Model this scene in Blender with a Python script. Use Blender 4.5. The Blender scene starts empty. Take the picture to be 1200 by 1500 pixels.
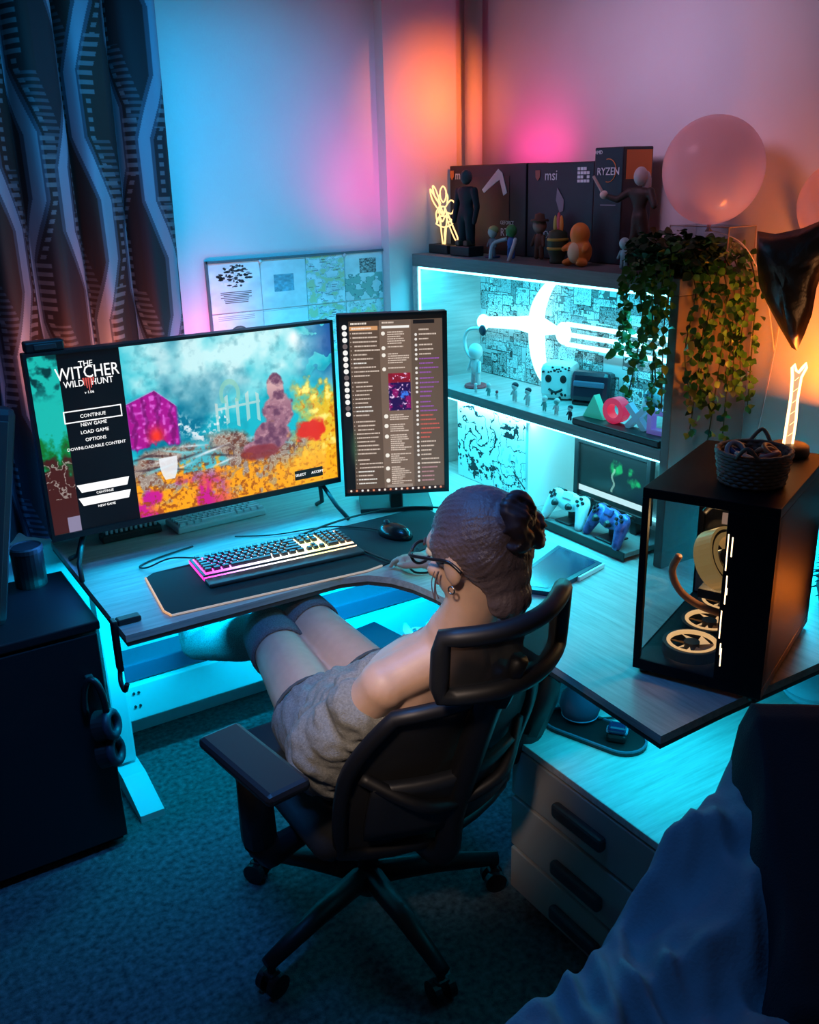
import bpy, bmesh, math, random
import numpy as np
from mathutils import Vector, Matrix, Euler, noise
random.seed(7); np.random.seed(7)
S = bpy.context.scene; COL = S.collection
V = Vector; PI = math.pi

# ------------------------------------------------------------------ camera
cd = bpy.data.cameras.new('camera'); cam = bpy.data.objects.new('camera', cd); COL.objects.link(cam)
cd.sensor_fit = 'VERTICAL'; cd.sensor_height = 36.0; cd.lens = 36.0*1384.22/1500.0; cd.clip_start = .02
Rx = V((0.84253321,-0.53801975,-0.02593329)); Rd = V((-0.20124263,-0.26975426,-0.94166557)); Rf = V((0.49963905,0.7986034,-0.33554943))
cam.matrix_world = Matrix(((Rx.x,-Rd.x,-Rf.x,0),(Rx.y,-Rd.y,-Rf.y,0),(Rx.z,-Rd.z,-Rf.z,1.74),(0,0,0,1)))
S.camera = cam
# ------------------------------------------------------------------ view, ambient, lights
S.view_settings.view_transform = 'Standard'; S.view_settings.look = 'None'
S.view_settings.exposure = 0.0; S.view_settings.gamma = 1.0; S.view_settings.use_curve_mapping = False
w = bpy.data.worlds.new('dim_room'); S.world = w; w.use_nodes = True
w.node_tree.nodes['Background'].inputs[0].default_value = (.75,.64,.66,1); w.node_tree.nodes['Background'].inputs[1].default_value = .016
CY = (.0,.62,1.0); BL = (.02,.32,1.0); ORG = (1.0,.27,.03); PK = (1.0,.03,.30)
def light(name, kind, loc, power, color, size=.1, size_y=None, aim=None, xdir=None, spread=None):
    l = bpy.data.lights.new(name, kind); l.energy = power; l.color = color
    if kind == 'AREA':
        l.size = size
        if size_y: l.shape = 'RECTANGLE'; l.size_y = size_y
        if spread: l.spread = math.radians(spread)
    else: l.shadow_soft_size = size
    o = bpy.data.objects.new(name, l); COL.objects.link(o)
    if aim is not None:
        x = V(xdir) if xdir else V((1,0,0))          # the strip lies exactly along xdir
        z = V(loc)-V(aim); z = (z - x*z.dot(x)).normalized(); y = z.cross(x).normalized()
        o.matrix_world = Matrix(((x.x,y.x,z.x,loc[0]),(x.y,y.y,z.y,loc[1]),(x.z,y.z,z.z,loc[2]),(0,0,0,1)))
    else: o.location = loc
    return o
X, Y = (1,0,0), (0,1,0)
# LED strips of the hutch
light('hutch_top_strip_light','AREA',(1.815,2.2,1.442),4.2,(.02,.72,1.0),1.1,.02,(1.95,2.2,1.06),Y)
light('hutch_mid_strip_light','AREA',(1.815,2.2,1.022),3.2,(.15,.82,1.0),1.1,.02,(1.98,2.2,.76),Y)
light('hutch_desk_strip_light','AREA',(1.770,2.2,1.035),7.5,(.0,.76,1.0),1.1,.015,(1.40,1.85,.74),Y)
# strips on the television: blue to the wall, warm at the curtain end; below the bezel an added fill for the desk
light('tv_back_strip_light','AREA',(1.05,2.61,1.12),1.5,(.0,.58,1.0),.85,.06,(1.06,2.85,1.75),X)
light('tv_warm_strip_light','AREA',(.66,2.56,1.25),2.6,(1.0,.15,.01),.36,.04,(.64,2.75,1.36),X)
light('tv_pink_strip_light','AREA',(1.02,2.57,1.24),.28,(1.0,.0,.25),.12,.04,(1.03,2.85,1.30),X,85)
light('tv_blue_end_strip_light','AREA',(.50,2.57,.90),.9,(.03,.28,1.0),.06,.25,(.42,2.85,.9),Y)
light('desk_blue_fill_light','AREA',(.90,2.492,.836),2.2,(.0,.50,.9),.80,.012,(.90,2.2,.74),X)
# under the left desk and under the right desk
light('desk_under_strip_light','AREA',(1.12,2.30,.698),22.0,(.0,.60,1.0),1.1,.03,(1.12,2.75,.33),X)
light('right_desk_under_strip_light','AREA',(1.45,1.25,.69),1.6,(.01,.70,1.0),.40,.36,(1.45,1.25,.3),X)
# behind the computer tower
light('tower_back_lamp_light','AREA',(1.98,1.33,.93),3.5,(.0,.65,1.0),.15,.04,(2.06,1.30,.3),Y)
light('tower_orange_strip_light','AREA',(2.03,1.06,.765),.4,(1.0,.20,.02),.02,.05,(1.60,1.055,.68),Y,120)
# pink strip behind the hutch boxes, orange behind the plant; the rest hang unseen in mid-air
light('corner_orange_fill_light','AREA',(1.90,2.34,2.02),.68,(1.0,.17,.01),.06,.06,(1.91,2.80,1.95),X,66)  # floated off the pipe casing to spread orange evenly over it
light('corner_pink_fill_light','AREA',(1.63,2.58,1.62),.40,(1.0,.0,.28),.16,.16,(1.66,2.85,1.80),X,112)  # floated off the wall to add a pink patch beside the casing
light('wall_pink_strip_light','AREA',(2.00,2.5,1.76),2.3,(1.0,.03,.30),.25,.05,(2.10,2.60,1.98),Y)
light('wall_lilac_fill_light','AREA',(1.15,1.95,2.35),.75,(1.0,.58,1.0),.4,.3,(2.10,1.80,1.95),Y,70)  # lilac wash added for the right wall
light('plant_orange_strip_light','AREA',(1.95,1.34,1.17),4.2,(1.0,.20,.01),.16,.05,(1.98,1.36,2.0),Y)
# unseen fills added above the frame: blue for room and left wall, warm spot for the person
light('overhead_blue_fill_light','AREA',(.45,1.45,2.5),8.0,(.03,.31,1.0),.6,.3,(.85,1.85,.3),X,90)
light('wall_blue_fill_light','AREA',(.95,2.05,2.5),5.0,(.0,.47,1.0),1.0,.1,(1.1,2.85,1.50),X,80)
sp_=light('person_fill_light','SPOT',(-.35,.25,2.35),195.0,(1.0,.74,.58),.12); sp_.data.spot_size=math.radians(18.5); sp_.data.spot_blend=1.0
sp_.rotation_euler=(V((.79,1.42,.88))-V((-.35,.25,2.35))).to_track_quat('-Z','Y').to_euler()

# ------------------------------------------------------------------ materials
MATS = {}
def mat(name, col, rough=.6, metal=0, var=0, scale=20, bump=0, bscale=60, emit=None, es=0, stretch=None, trans=0, alpha=1, spec=.5, col2=None):
    if name in MATS: return MATS[name]
    m = bpy.data.materials.new(name); m.use_nodes = True; nt = m.node_tree; N = nt.nodes; L = nt.links
    b = N['Principled BSDF']; b.inputs['Base Color'].default_value = (*col,1); b.inputs['Roughness'].default_value = rough
    b.inputs['Metallic'].default_value = metal; b.inputs['Specular IOR Level'].default_value = spec
    if trans: b.inputs['Transmission Weight'].default_value = trans
    if alpha < 1: b.inputs['Alpha'].default_value = alpha
    if emit: b.inputs['Emission Color'].default_value = (*emit,1); b.inputs['Emission Strength'].default_value = es
    if var or bump or col2:
        tc = N.new('ShaderNodeTexCoord'); mp = N.new('ShaderNodeMapping'); L.new(tc.outputs['Object'], mp.inputs[0])
        if stretch: mp.inputs['Scale'].default_value = stretch
        n = N.new('ShaderNodeTexNoise'); n.inputs['Scale'].default_value = scale; n.inputs['Detail'].default_value = 5; L.new(mp.outputs[0], n.inputs[0])
        if var or col2:
            r = N.new('ShaderNodeValToRGB'); L.new(n.outputs[0], r.inputs[0]); r.color_ramp.elements[0].position = .3; r.color_ramp.elements[1].position = .7
            c0 = col if col2 else [max(0,c*(1-var)) for c in col]; c1 = col2 if col2 else [min(1,c*(1+var)) for c in col]
            r.color_ramp.elements[0].color = (*c0,1); r.color_ramp.elements[1].color = (*c1,1); L.new(r.outputs[0], b.inputs['Base Color'])
        if bump:
            n2 = N.new('ShaderNodeTexNoise'); n2.inputs['Scale'].default_value = bscale; n2.inputs['Detail'].default_value = 4; L.new(mp.outputs[0], n2.inputs[0])
            bp = N.new('ShaderNodeBump'); bp.inputs['Strength'].default_value = bump; bp.inputs['Distance'].default_value = .01; L.new(n2.outputs[0], bp.inputs['Height']); L.new(bp.outputs[0], b.inputs['Normal'])
    MATS[name] = m; return m
def image(name, a):                                   # a: H x W x 3 display-colour array painted in numpy, top row first
    h, ww, _ = a.shape; im = bpy.data.images.new(name, ww, h)
    p = np.ones((h, ww, 4), np.float32); p[..., :3] = np.clip(a[::-1], 0, 1); im.pixels.foreach_set(p.ravel()); im.update(); return im
def img_mat(name, a, rough=.6, es=0, base=True, tint=None):
    m = bpy.data.materials.new(name); m.use_nodes = True; nt = m.node_tree; b = nt.nodes['Principled BSDF']; b.inputs['Roughness'].default_value = rough
    t = nt.nodes.new('ShaderNodeTexImage'); t.image = image(name, a)
    if base: nt.links.new(t.outputs[0], b.inputs['Base Color'])
    else: b.inputs['Base Color'].default_value = (.01,.01,.01,1)
    if es: nt.links.new(t.outputs[0], b.inputs['Emission Color']); b.inputs['Emission Strength'].default_value = es
    return m
def emis(name, col, s): return mat(name, (.02,.02,.02), .5, emit=col, es=s)

# ------------------------------------------------------------------ objects
INV = {}
def T(name, label, cat, loc=(0,0,0), rz=0, group=None, local=False, kind=None):
    o = bpy.data.objects.new(name, None); COL.objects.link(o); o.empty_display_size = .05
    o.location = loc; o.rotation_euler = (0,0,rz); o['label'] = label; o['category'] = cat
    if group: o['group'] = group
    if kind: o['kind'] = kind
    M = Matrix.Translation(V(loc)) @ Euler((0,0,rz)).to_matrix().to_4x4()
    INV[o.name] = None if local else M.inverted(); return o
def O(name, bm, m, parent=None, smooth=False, label=None, cat=None, group=None, kind=None):
    if isinstance(bm, bpy.types.Mesh): me = bm
    else:
        bmesh.ops.recalc_face_normals(bm, faces=bm.faces)
        me = bpy.data.meshes.new(name); bm.to_mesh(me); bm.free()
    if smooth: me.polygons.foreach_set('use_smooth', [True]*len(me.polygons))
    if m and not me.materials: me.materials.append(m)
    o = bpy.data.objects.new(name, me); COL.objects.link(o)
    if parent is not None:
        o.parent = parent; k = parent
        if k.name in INV:
            if INV[k.name] is not None: o.matrix_parent_inverse = INV[k.name]
            INV[o.name] = 'sub'
    if label: o['label'] = label
    if cat: o['category'] = cat
    if group: o['group'] = group
    if kind: o['kind'] = kind
    return o
def sub(name, bm, m, part, **k):                      # a piece of a part, in the part's own coordinates
    o = O(name, bm, m, None, **k); o.parent = part; return o
def copy_tree(o, parent=None):
    c = o.copy(); COL.objects.link(c); c.parent = parent
    if parent is not None: c.matrix_parent_inverse = o.matrix_parent_inverse.copy()
    for ch in list(o.children): copy_tree(ch, c)
    return c
def NB(): return bmesh.new()
def xf(vs, M):
    for v in vs: v.co = M @ v.co
def box(bm, c, s, rz=0, bev=0, M=None, seg=2):
    r = bmesh.ops.create_cube(bm, size=1); vs = r['verts']
    for v in vs: v.co = V((v.co.x*s[0], v.co.y*s[1], v.co.z*s[2]))
    if bev:
        es = list({e for v in vs for e in v.link_edges})
        q = bmesh.ops.bevel(bm, geom=es, offset=bev, segments=seg, affect='EDGES', profile=.5); vs = list({v for f in q['faces'] for v in f.verts} | {v for v in vs if v.is_valid})
    Q = Matrix.Translation(V(c)) @ (M if M else Matrix.Rotation(rz,4,'Z')); xf(vs, Q); return vs
def B(c, s, rz=0, bev=0, M=None): bm = NB(); box(bm, c, s, rz, bev, M); return bm
def BX(x0,x1,y0,y1,z0,z1,bev=0): return B(((x0+x1)/2,(y0+y1)/2,(z0+z1)/2),(x1-x0,y1-y0,z1-z0),0,bev)
def cyl(bm, p0, p1, r0, r1=None, n=16, caps=True):
    r1 = r0 if r1 is None else r1; p0, p1 = V(p0), V(p1); d = p1-p0
    q = bmesh.ops.create_cone(bm, cap_ends=caps, segments=n, radius1=r0, radius2=r1, depth=d.length)
    xf(q['verts'], Matrix.Translation((p0+p1)/2) @ d.to_track_quat('Z','Y').to_matrix().to_4x4()); return q['verts']
def CY_(p0,p1,r0,r1=None,n=16): bm = NB(); cyl(bm,p0,p1,r0,r1,n); return bm
def ell(bm, c, r, M=None, u=16, v=10):
    q = bmesh.ops.create_uvsphere(bm, u_segments=u, v_segments=v, radius=1); r = (r,r,r) if isinstance(r,(int,float)) else r
    xf(q['verts'], Matrix.Translation(V(c)) @ (M if M else Matrix()) @ Matrix.Diagonal((*r,1))); return q['verts']
def EL(c, r, M=None, u=16, v=10): bm = NB(); ell(bm,c,r,M,u,v); return bm
def tube(bm, pts, r, n=8, closed=False, caps=True):
    pts = [V(p) for p in pts]; k = len(pts); rs = r if isinstance(r,(list,tuple)) else [r]*k; rings = []
    up = None
    for i,p in enumerate(pts):
        a = pts[(i-1)%k] if (closed or i>0) else p; b = pts[(i+1)%k] if (closed or i<k-1) else p
        t = (b-a).normalized()
        if up is None: up = t.orthogonal().normalized()
        up = (up - t*up.dot(t)); up = up.normalized() if up.length>1e-6 else t.orthogonal().normalized()
        s = t.cross(up)
        rings.append([bm.verts.new(p + (up*math.cos(2*PI*j/n)+s*math.sin(2*PI*j/n))*rs[i]) for j in range(n)])
    for i in range(k if closed else k-1):
        A, Bq = rings[i], rings[(i+1)%k]
        for j in range(n): bm.faces.new((A[j],A[(j+1)%n],Bq[(j+1)%n],Bq[j]))
    if caps and not closed: bm.faces.new(rings[0][::-1]); bm.faces.new(rings[-1])
def TU(pts, r, n=8, closed=False): bm = NB(); tube(bm,pts,r,n,closed); return bm
def smoothpts(pts, k=8, closed=False):                # Catmull-Rom
    P = [V(p) for p in pts]; n = len(P); out = []
    for i in range(n if closed else n-1):
        g = lambda j: P[j%n] if closed else P[min(max(j,0),n-1)]
        a,b,c,d = g(i-1),g(i),g(i+1),g(i+2)
        for s in range(k):
            t = s/k; out.append(.5*((2*b)+(c-a)*t+(2*a-5*b+4*c-d)*t*t+(3*b-a-3*c+d)*t**3))
    if not closed: out.append(P[-1])
    return out
def lathe(bm, prof, n=24, c=(0,0,0)):
    rings = [[bm.verts.new(V((c[0]+r*math.cos(2*PI*j/n), c[1]+r*math.sin(2*PI*j/n), c[2]+z))) for j in range(n)] for r,z in prof]
    for a,b in zip(rings, rings[1:]):
        for j in range(n): bm.faces.new((a[j],a[(j+1)%n],b[(j+1)%n],b[j]))
    if prof[0][0] > 1e-5: bm.faces.new(rings[0][::-1])
    if prof[-1][0] > 1e-5: bm.faces.new(rings[-1])
    bmesh.ops.remove_doubles(bm, verts=[v for rg in rings for v in rg], dist=1e-5)
def LA(prof, n=24, c=(0,0,0)): bm = NB(); lathe(bm,prof,n,c); return bm
def prism(bm, poly, z0, z1, M=None):
    a = [bm.verts.new((p[0],p[1],z0)) for p in poly]; b = [bm.verts.new((p[0],p[1],z1)) for p in poly]; n = len(poly)
    bm.faces.new(a[::-1]); bm.faces.new(b)
    for i in range(n): bm.faces.new((a[i],a[(i+1)%n],b[(i+1)%n],b[i]))
    if M: xf(a+b, M)
def PR(poly, z0, z1, M=None): bm = NB(); prism(bm,poly,z0,z1,M); return bm
def loft(bm, rings, n=20):                            # rings: (centre, u, v) half-axis vectors
    R = [[bm.verts.new(V(c)+V(u)*math.cos(2*PI*j/n)+V(v)*math.sin(2*PI*j/n)) for j in range(n)] for c,u,v in rings]
    for a,b in zip(R,R[1:]):
        for j in range(n): bm.faces.new((a[j],a[(j+1)%n],b[(j+1)%n],b[j]))
    bm.faces.new(R[0][::-1]); bm.faces.new(R[-1])
def caps(bm, p0, p1, r0, r1, n=16):                   # tapered limb with round ends
    p0,p1 = V(p0),V(p1); d=(p1-p0); L=d.length; prof=[]
    for i in range(6): a=-PI/2+i*PI/10; prof.append((r0*math.cos(a), r0*math.sin(a)))
    for i in range(1,7): a=(i-1)*PI/10; prof.append((r1*math.cos(a), L+r1*math.sin(a)))
    prof=[(max(r,0.0),z) for r,z in prof]; k=NB(); lathe(k,prof,n); xf(k.verts, Matrix.Translation(p0)@d.to_track_quat('Z','Y').to_matrix().to_4x4())
    me=bpy.data.meshes.new('t'); k.to_mesh(me); k.free(); bm.from_mesh(me); bpy.data.meshes.remove(me)
def remesh(bm, vox, sm=4, wr=None):                   # union of overlapping shapes as one continuous skin
    bmesh.ops.recalc_face_normals(bm, faces=bm.faces)
    me=bpy.data.meshes.new('t'); bm.to_mesh(me); bm.free(); o=bpy.data.objects.new('t',me); COL.objects.link(o)
    a=o.modifiers.new('r','REMESH'); a.mode='VOXEL'; a.voxel_size=vox
    if sm: b=o.modifiers.new('s','SMOOTH'); b.factor=.5; b.iterations=sm
    dg=bpy.context.evaluated_depsgraph_get(); out=bpy.data.meshes.new_from_object(o.evaluated_get(dg)); bpy.data.objects.remove(o); bpy.data.meshes.remove(me)
    if wr:
        nn=[v.normal.copy() for v in out.vertices]
        for v,nm in zip(out.vertices,nn): v.co = v.co + nm*wr(v.co,nm)
    return out
def text(s, size, M, m=None, ext=.0006, align='CENTER'):       # lettering as a thin mesh
    cu=bpy.data.curves.new('t','FONT'); cu.body=s; cu.size=size; cu.extrude=ext; cu.align_x=align; cu.align_y='CENTER'; cu.resolution_u=2
    o=bpy.data.objects.new('t',cu); COL.objects.link(o); dg=bpy.context.evaluated_depsgraph_get(); me=bpy.data.meshes.new_from_object(o.evaluated_get(dg))
    bpy.data.objects.remove(o); bpy.data.curves.remove(cu); me.materials.clear(); me.transform(M); return me
def join_meshes(ms):
    bm=NB()
    for k in ms: bm.from_mesh(k); bpy.data.meshes.remove(k)
    return bm
def face_m(o, x, z):                                  # matrix: local x -> x, local y -> z (up), at o
    x,z=V(x).normalized(),V(z).normalized(); n=x.cross(z); z=n.cross(x)
    return Matrix(((x.x,z.x,n.x,o[0]),(x.y,z.y,n.y,o[1]),(x.z,z.z,n.z,o[2]),(0,0,0,1)))
def quad_uv(name, p, m, parent, thick=.0, label=None):       # p: 4 corners bl, br, tr, tl; uv mapped panel
    bm=NB(); vs=[bm.verts.new(V(q)) for q in p]; f=bm.faces.new(vs); uv=bm.loops.layers.uv.new('uv')
    for l,c in zip(f.loops,((0,0),(1,0),(1,1),(0,1))): l[uv].uv=c
    me=bpy.data.meshes.new(name); bm.to_mesh(me); bm.free(); me.materials.append(m)
    o=bpy.data.objects.new(name,me); COL.objects.link(o); o.parent=parent
    if INV.get(parent.name) not in (None,'sub'): o.matrix_parent_inverse=INV[parent.name]
    if thick: s=o.modifiers.new('t','SOLIDIFY'); s.thickness=thick; s.offset=-1
    if label: o['label']=label
    return o
def vnoise(h, ww, cell, seed):                        # smooth value noise in numpy
    r=np.random.RandomState(seed); gh,gw=int(h/cell)+3,int(ww/cell)+3; g=r.rand(gh,gw)
    y=np.arange(h)/cell; x=np.arange(ww)/cell; yi=y.astype(int); xi=x.astype(int); fy=(y-yi); fx=(x-xi); fy=fy*fy*(3-2*fy); fx=fx*fx*(3-2*fx)
    a=g[np.ix_(yi,xi)]*(1-fx)+g[np.ix_(yi,xi+1)]*fx; b=g[np.ix_(yi+1,xi)]*(1-fx)+g[np.ix_(yi+1,xi+1)]*fx
    return a*(1-fy)[:,None]+b*fy[:,None]
def fbm(h,ww,cell,seed): return sum(vnoise(h,ww,max(cell/2**k,1.5),seed+k)/2**(k+1) for k in range(4))/.9375
def mix(a, col, m): return a*(1-m[...,None])+np.array(col)*m[...,None]
def wood(name, col, col2, rot=0, rough=.45):
    if name in MATS: return MATS[name]
    m=bpy.data.materials.new(name); m.use_nodes=True; N=m.node_tree.nodes; L=m.node_tree.links; b=N['Principled BSDF']; b.inputs['Roughness'].default_value=rough
    tc=N.new('ShaderNodeTexCoord'); mp=N.new('ShaderNodeMapping'); mp.inputs['Scale'].default_value=(1,14,14) if rot==0 else (14,1,14); L.new(tc.outputs['Object'],mp.inputs[0])
    n=N.new('ShaderNodeTexNoise'); n.inputs['Scale'].default_value=5; n.inputs['Detail'].default_value=8; n.inputs['Roughness'].default_value=.7; L.new(mp.outputs[0],n.inputs[0])
    r=N.new('ShaderNodeValToRGB'); r.color_ramp.elements[0].position=.32; r.color_ramp.elements[1].position=.68
    r.color_ramp.elements[0].color=(*col,1); r.color_ramp.elements[1].color=(*col2,1); L.new(n.outputs[0],r.inputs[0]); L.new(r.outputs[0],b.inputs['Base Color'])
    MATS[name]=m; return m
BLACK=mat('black_plastic',(.012,.012,.014),.45); DARK=mat('dark_plastic',(.03,.032,.036),.5); WHITE=mat('white_lacquer',(.78,.78,.78),.4)
WALL=mat('painted_wall',(.74,.74,.75),.85,var=.03,scale=4,bump=.05,bscale=180)
# ================================================================== room
bm=NB(); box(bm,(.55,1.0,-.02),(4.6,5.0,.04))
CARPET=mat('carpet_pile',(.14,.15,.16),1,var=.6,scale=60,bump=1.0,bscale=420)
O('floor',bm,CARPET,kind='structure')['label']='dark speckled short pile carpet'
O('wall_left',BX(-1.6,2.2,2.85,2.95,0,2.7),WALL,kind='structure')
O('wall_right',BX(2.10,2.2,-1.2,2.85,0,2.7),WALL,kind='structure')
O('trim_1',BX(1.70,1.98,2.80,2.85,0,2.7),WALL,kind='structure')['label']='shallow boxed pipe casing beside the corner'
O('trim_2',CY_((2.055,2.805,0),(2.055,2.805,2.7),.03,n=20),WALL,smooth=True,kind='structure')['label']='painted heating pipe in the corner'
O('baseboard_left',BX(-1.6,1.70,2.835,2.85,0,.09),WHITE,kind='structure')
# ---------------- curtain: folded cloth with angular stripes
Hc,Wc=1024,768
a=np.zeros((Hc,Wc,3))+np.array([.07,.07,.085]); yy,xx=np.mgrid[0:Hc,0:Wc]; yv=yy/Hc; xv=xx/Wc
n_=fbm(Hc,Wc,90,3)[...,None]; a=a*(.6+.8*n_)
def tri(t): t=t%1; return np.clip(np.abs(t*2-1)*2-.5,0,1)          # flat topped zigzag
for k in range(13):
    ph=.37*k; z=tri(yv*2.6+ph)
    blk=((xv*13-k>=0)&(xv*13-k<1)); c=[(.05,.07,.12),(.10,.075,.06),(.04,.05,.08)][k%3]; a=mix(a,c,blk*.75)
for k in range(13):
    ph=.37*k; z=tri(yv*2.6+ph); cx=(k+.5+ (z-.5)*.42)/13; d=np.abs(xv-cx)
    a=mix(a,(.42,.52,.60),(d<.0095)*.95); a=mix(a,(.20,.27,.34),((d>=.0095)&(d<.0155))*.9)
    dots=((yy//7)%2==0)&(np.abs(xv-cx-.024)<.004+.008*(tri(yv*5.2+ph)>.6)); a=mix(a,(.36,.42,.46),dots*.8)
    cell=(tri(yv*2.6+ph+.2)>.85)&(xv-cx>.02)&(xv-cx<.05)&((yy//5)%2==0); a=mix(a,(.25,.31,.36),cell*.7)
CURT=img_mat('patterned_curtain_cloth',a,.85)
t=T('curtain','dark patterned curtain with pale angular stripes hanging in deep folds behind the television','curtain',(.6,2.74,.79))
bm=NB(); uvl=bm.loops.layers.uv.new('uv'); nx,nz=170,44; g=[]
def cpos(s,z):
    dr=(2.3-z)*.02
    y=2.745+.042*math.sin(s*46+.5*math.sin(z*1.7)+1.1)+.014*math.sin(s*97+z*1.3)+.01*math.sin(s*21+z*2)
    return V((s+.016*math.sin(s*46+1.1+1.5)-dr*.3, y, z))
for i in range(nx+1):
    s=-.10+1.045*i/nx; g.append([bm.verts.new(cpos(s,.79+1.66*j/nz)) for j in range(nz+1)])
for i in range(nx):
    for j in range(nz):
        f=bm.faces.new((g[i][j],g[i+1][j],g[i+1][j+1],g[i][j+1]))
        for l,(p,q) in zip(f.loops,((i,j),(i+1,j),(i+1,j+1),(i,j+1))): l[uvl].uv=(p/nx,q/nz)
O('curtain_cloth',bm,CURT,t,smooth=True)
O('curtain_rail',CY_((-.3,2.745,2.46),(1.02,2.745,2.46),.012),DARK,t,smooth=True)
for x in (-.2,.95): O('bracket',BX(x-.012,x+.012,2.74,2.85,2.45,2.475),DARK,t)
# ---------------- poster board on the left wall (plain stand-in art)
def sheet_img(seed,kind):
    h,ww=256,180; r=np.random.RandomState(seed); a=np.ones((h,ww,3))*np.array([.90,.95,.95]); a*= (.9+.2*fbm(h,ww,60,seed))[...,None]
    yy,xx=np.mgrid[0:h,0:ww]
    if kind=='emblem':
        for k in range(150):
            an=r.rand()*2*PI; rr=r.rand()**.5; cx,cy=90+62*rr*math.cos(an),70+55*rr*math.sin(an)*(1 if abs(math.cos(an))<.8 else .5); m=((xx-cx)/(2+7*r.rand()))**2+((yy-cy)/(2+5*r.rand()))**2<1; a[m]=a[m]*(.25 if r.rand()<.6 else 1.15)
        for k in range(7): y=150+k*9; x0=int(35+r.rand()*15); a[y:y+4,x0:180-x0]*=.35
    if kind=='bust':
        m=((xx-90)/34)**2+((yy-110)/46)**2<1; a[m]*=.35; m=((xx-90)/26)**2+((yy-105)/34)**2<1; a[m]*=1.5
        m=(yy>150)&(np.abs(xx-90)<20+(yy-150)*.75)&(fbm(h,ww,14,seed)>.42); a[m]*=.15
        for k in range(3): a[12+k*9:15+k*9,20:150]*=.7
    if kind=='card':
        a[80:170,50:130]*=np.array([.55,.78,.85])*(.7+.5*fbm(90,80,12,seed))[...,None]; a[4:7]*=.8
    if kind=='chart':
        f=fbm(h,ww,26,seed); a=mix(a,(.72,.86,.80),(f>.53)*.7); a=mix(a,(.80,.84,.60),(f>.62)*.7); a=mix(a,(.35,.45,.5),((np.abs(f-.5)<.012))*.7)
        for k in range(26): y,x=r.randint(10,h-10),r.randint(5,ww-30); a[y:y+3,x:x+r.randint(8,28)]*=.5
    if kind=='grid':
        a[30:110,70:150]*=(.25+.7*vnoise(80,80,5,seed))[...,None]; f=fbm(h,ww,30,seed+3); a=mix(a,(.45,.7,.65),((f>.52)&(yy>110))*.8); a=mix(a,(.2,.35,.4),((np.abs(f-.55)<.01)&(yy>110))*.8)
    return a
t=T('wall_board','wide clear board of printed sheets fixed on the wall above the television','poster',(1.38,2.845,1.30))
cols=[(1.075,1.245),(1.248,1.405),(1.408,1.548),(1.551,1.695)]
kinds=[('bust','emblem'),('card','card'),('chart','chart'),('chart','grid')]
zt=lambda x:1.508+0*x
for (x0,x1),(kb,kt) in zip(cols,kinds):
    for z0,z1,k in ((1.185,1.345,kb),(1.348,1.500,kt)):
        quad_uv('printed_sheet',[(x0,2.842,z0),(x1,2.842,z0),(x1,2.842,z1),(x0,2.842,z1)],img_mat('printed_sheet_'+k,sheet_img(int(x0*1000)+int(z0*97),k),.35),t,.003)
EDGE=mat('board_edge',(.10,.16,.18),.3)
O('board_edge',BX(1.068,1.702,2.838,2.848,1.501,1.508),EDGE,t); O('board_edge',BX(1.066,1.073,2.838,2.848,1.18,1.508),EDGE,t)
O('backing',BX(1.07,1.70,2.8455,2.85,1.18,1.505),WHITE,t)
for x in (1.247,1.55): O('pin',CY_((x,2.843,1.497),(x,2.836,1.497),.006,n=10),WHITE,t,smooth=True)

# ================================================================== L-shaped desk
OAK=wood('grey_oak_laminate',(.30,.29,.27),(.52,.50,.47),0); OAKY=wood('grey_oak_laminate_lengthwise',(.30,.29,.27),(.52,.50,.47),1)
EDG=mat('dark_desk_edge',(.06,.055,.05),.5)
dk=T('desk','grey oak corner desk on white legs carrying the screens and keyboard','desk',(1.3,2.3,0))
inner=[(.488,2.05),(1.06,2.05),(1.13,2.025),(1.172,1.975),(1.198,1.908),(1.212,1.82),(1.218,1.6),(1.205,1.27),(1.195,1.045)]
def offs(p,d): return [(x+(d if i>2 else 0)*1.0,y+(d if i<4 else 0)) for i,(x,y) in enumerate(p)]
poly=inner+[(1.375,1.05),(2.07,1.05),(2.07,2.80),(.488,2.80)]
seam=[(1.212,1.82),(1.66,2.05),(1.66,2.80),(.488,2.80)]
left_poly=inner[:6]+[(1.5,1.95),(1.5,2.80),(.488,2.80)]
right_poly=inner[5:]+[(1.375,1.05),(2.07,1.05),(2.07,2.80),(1.501,2.80),(1.501,1.95)]
O('desktop',PR(left_poly,.722,.74),OAK,dk); O('desktop',PR(right_poly,.722,.74),OAKY,dk)
O('desktop_edge',PR([(x+.002,y+.002) for x,y in poly],.71,.722),EDG,dk)
WL=mat('white_steel',(.72,.74,.76),.4)
def tleg(x):
    bm=NB(); box(bm,(x,2.60,.39),(.055,.07,.64),0,.006); O('leg',bm,WL,dk)
    bm=NB(); M=face_m((x,2.55,0),(0,1,0),(0,0,1)); prism(bm,[(-.20,.0),(.22,.0),(.22,.025),(.06,.06),(-.04,.06),(-.20,.022)],-.035,.035,M); O('foot',bm,WL,dk)
tleg(.565); tleg(1.86)
O('crossbeam',BX(.59,1.83,2.585,2.61,.19,.31,.004),WL,dk)
O('cable_tray',BX(.60,1.82,2.615,2.76,.335,.345),mat('tray_navy_steel',(.06,.09,.16),.5),dk)
O('tray_lip',BX(.60,1.82,2.600,2.615,.316,.372,.003),mat('tray_navy_steel',(.06,.09,.16),.5),dk)
O('top_rail',BX(.60,1.82,2.56,2.62,.67,.708),WL,dk)
for x in (.615,.63):
    for z in (.24,.285): O('screw',CY_((x,2.585,z),(x,2.580,z),.004,n=8),DARK,dk)
t=T('desk_hook','small black clamp hook on the left end of the desk','hook',(.51,2.13,.74))
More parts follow.
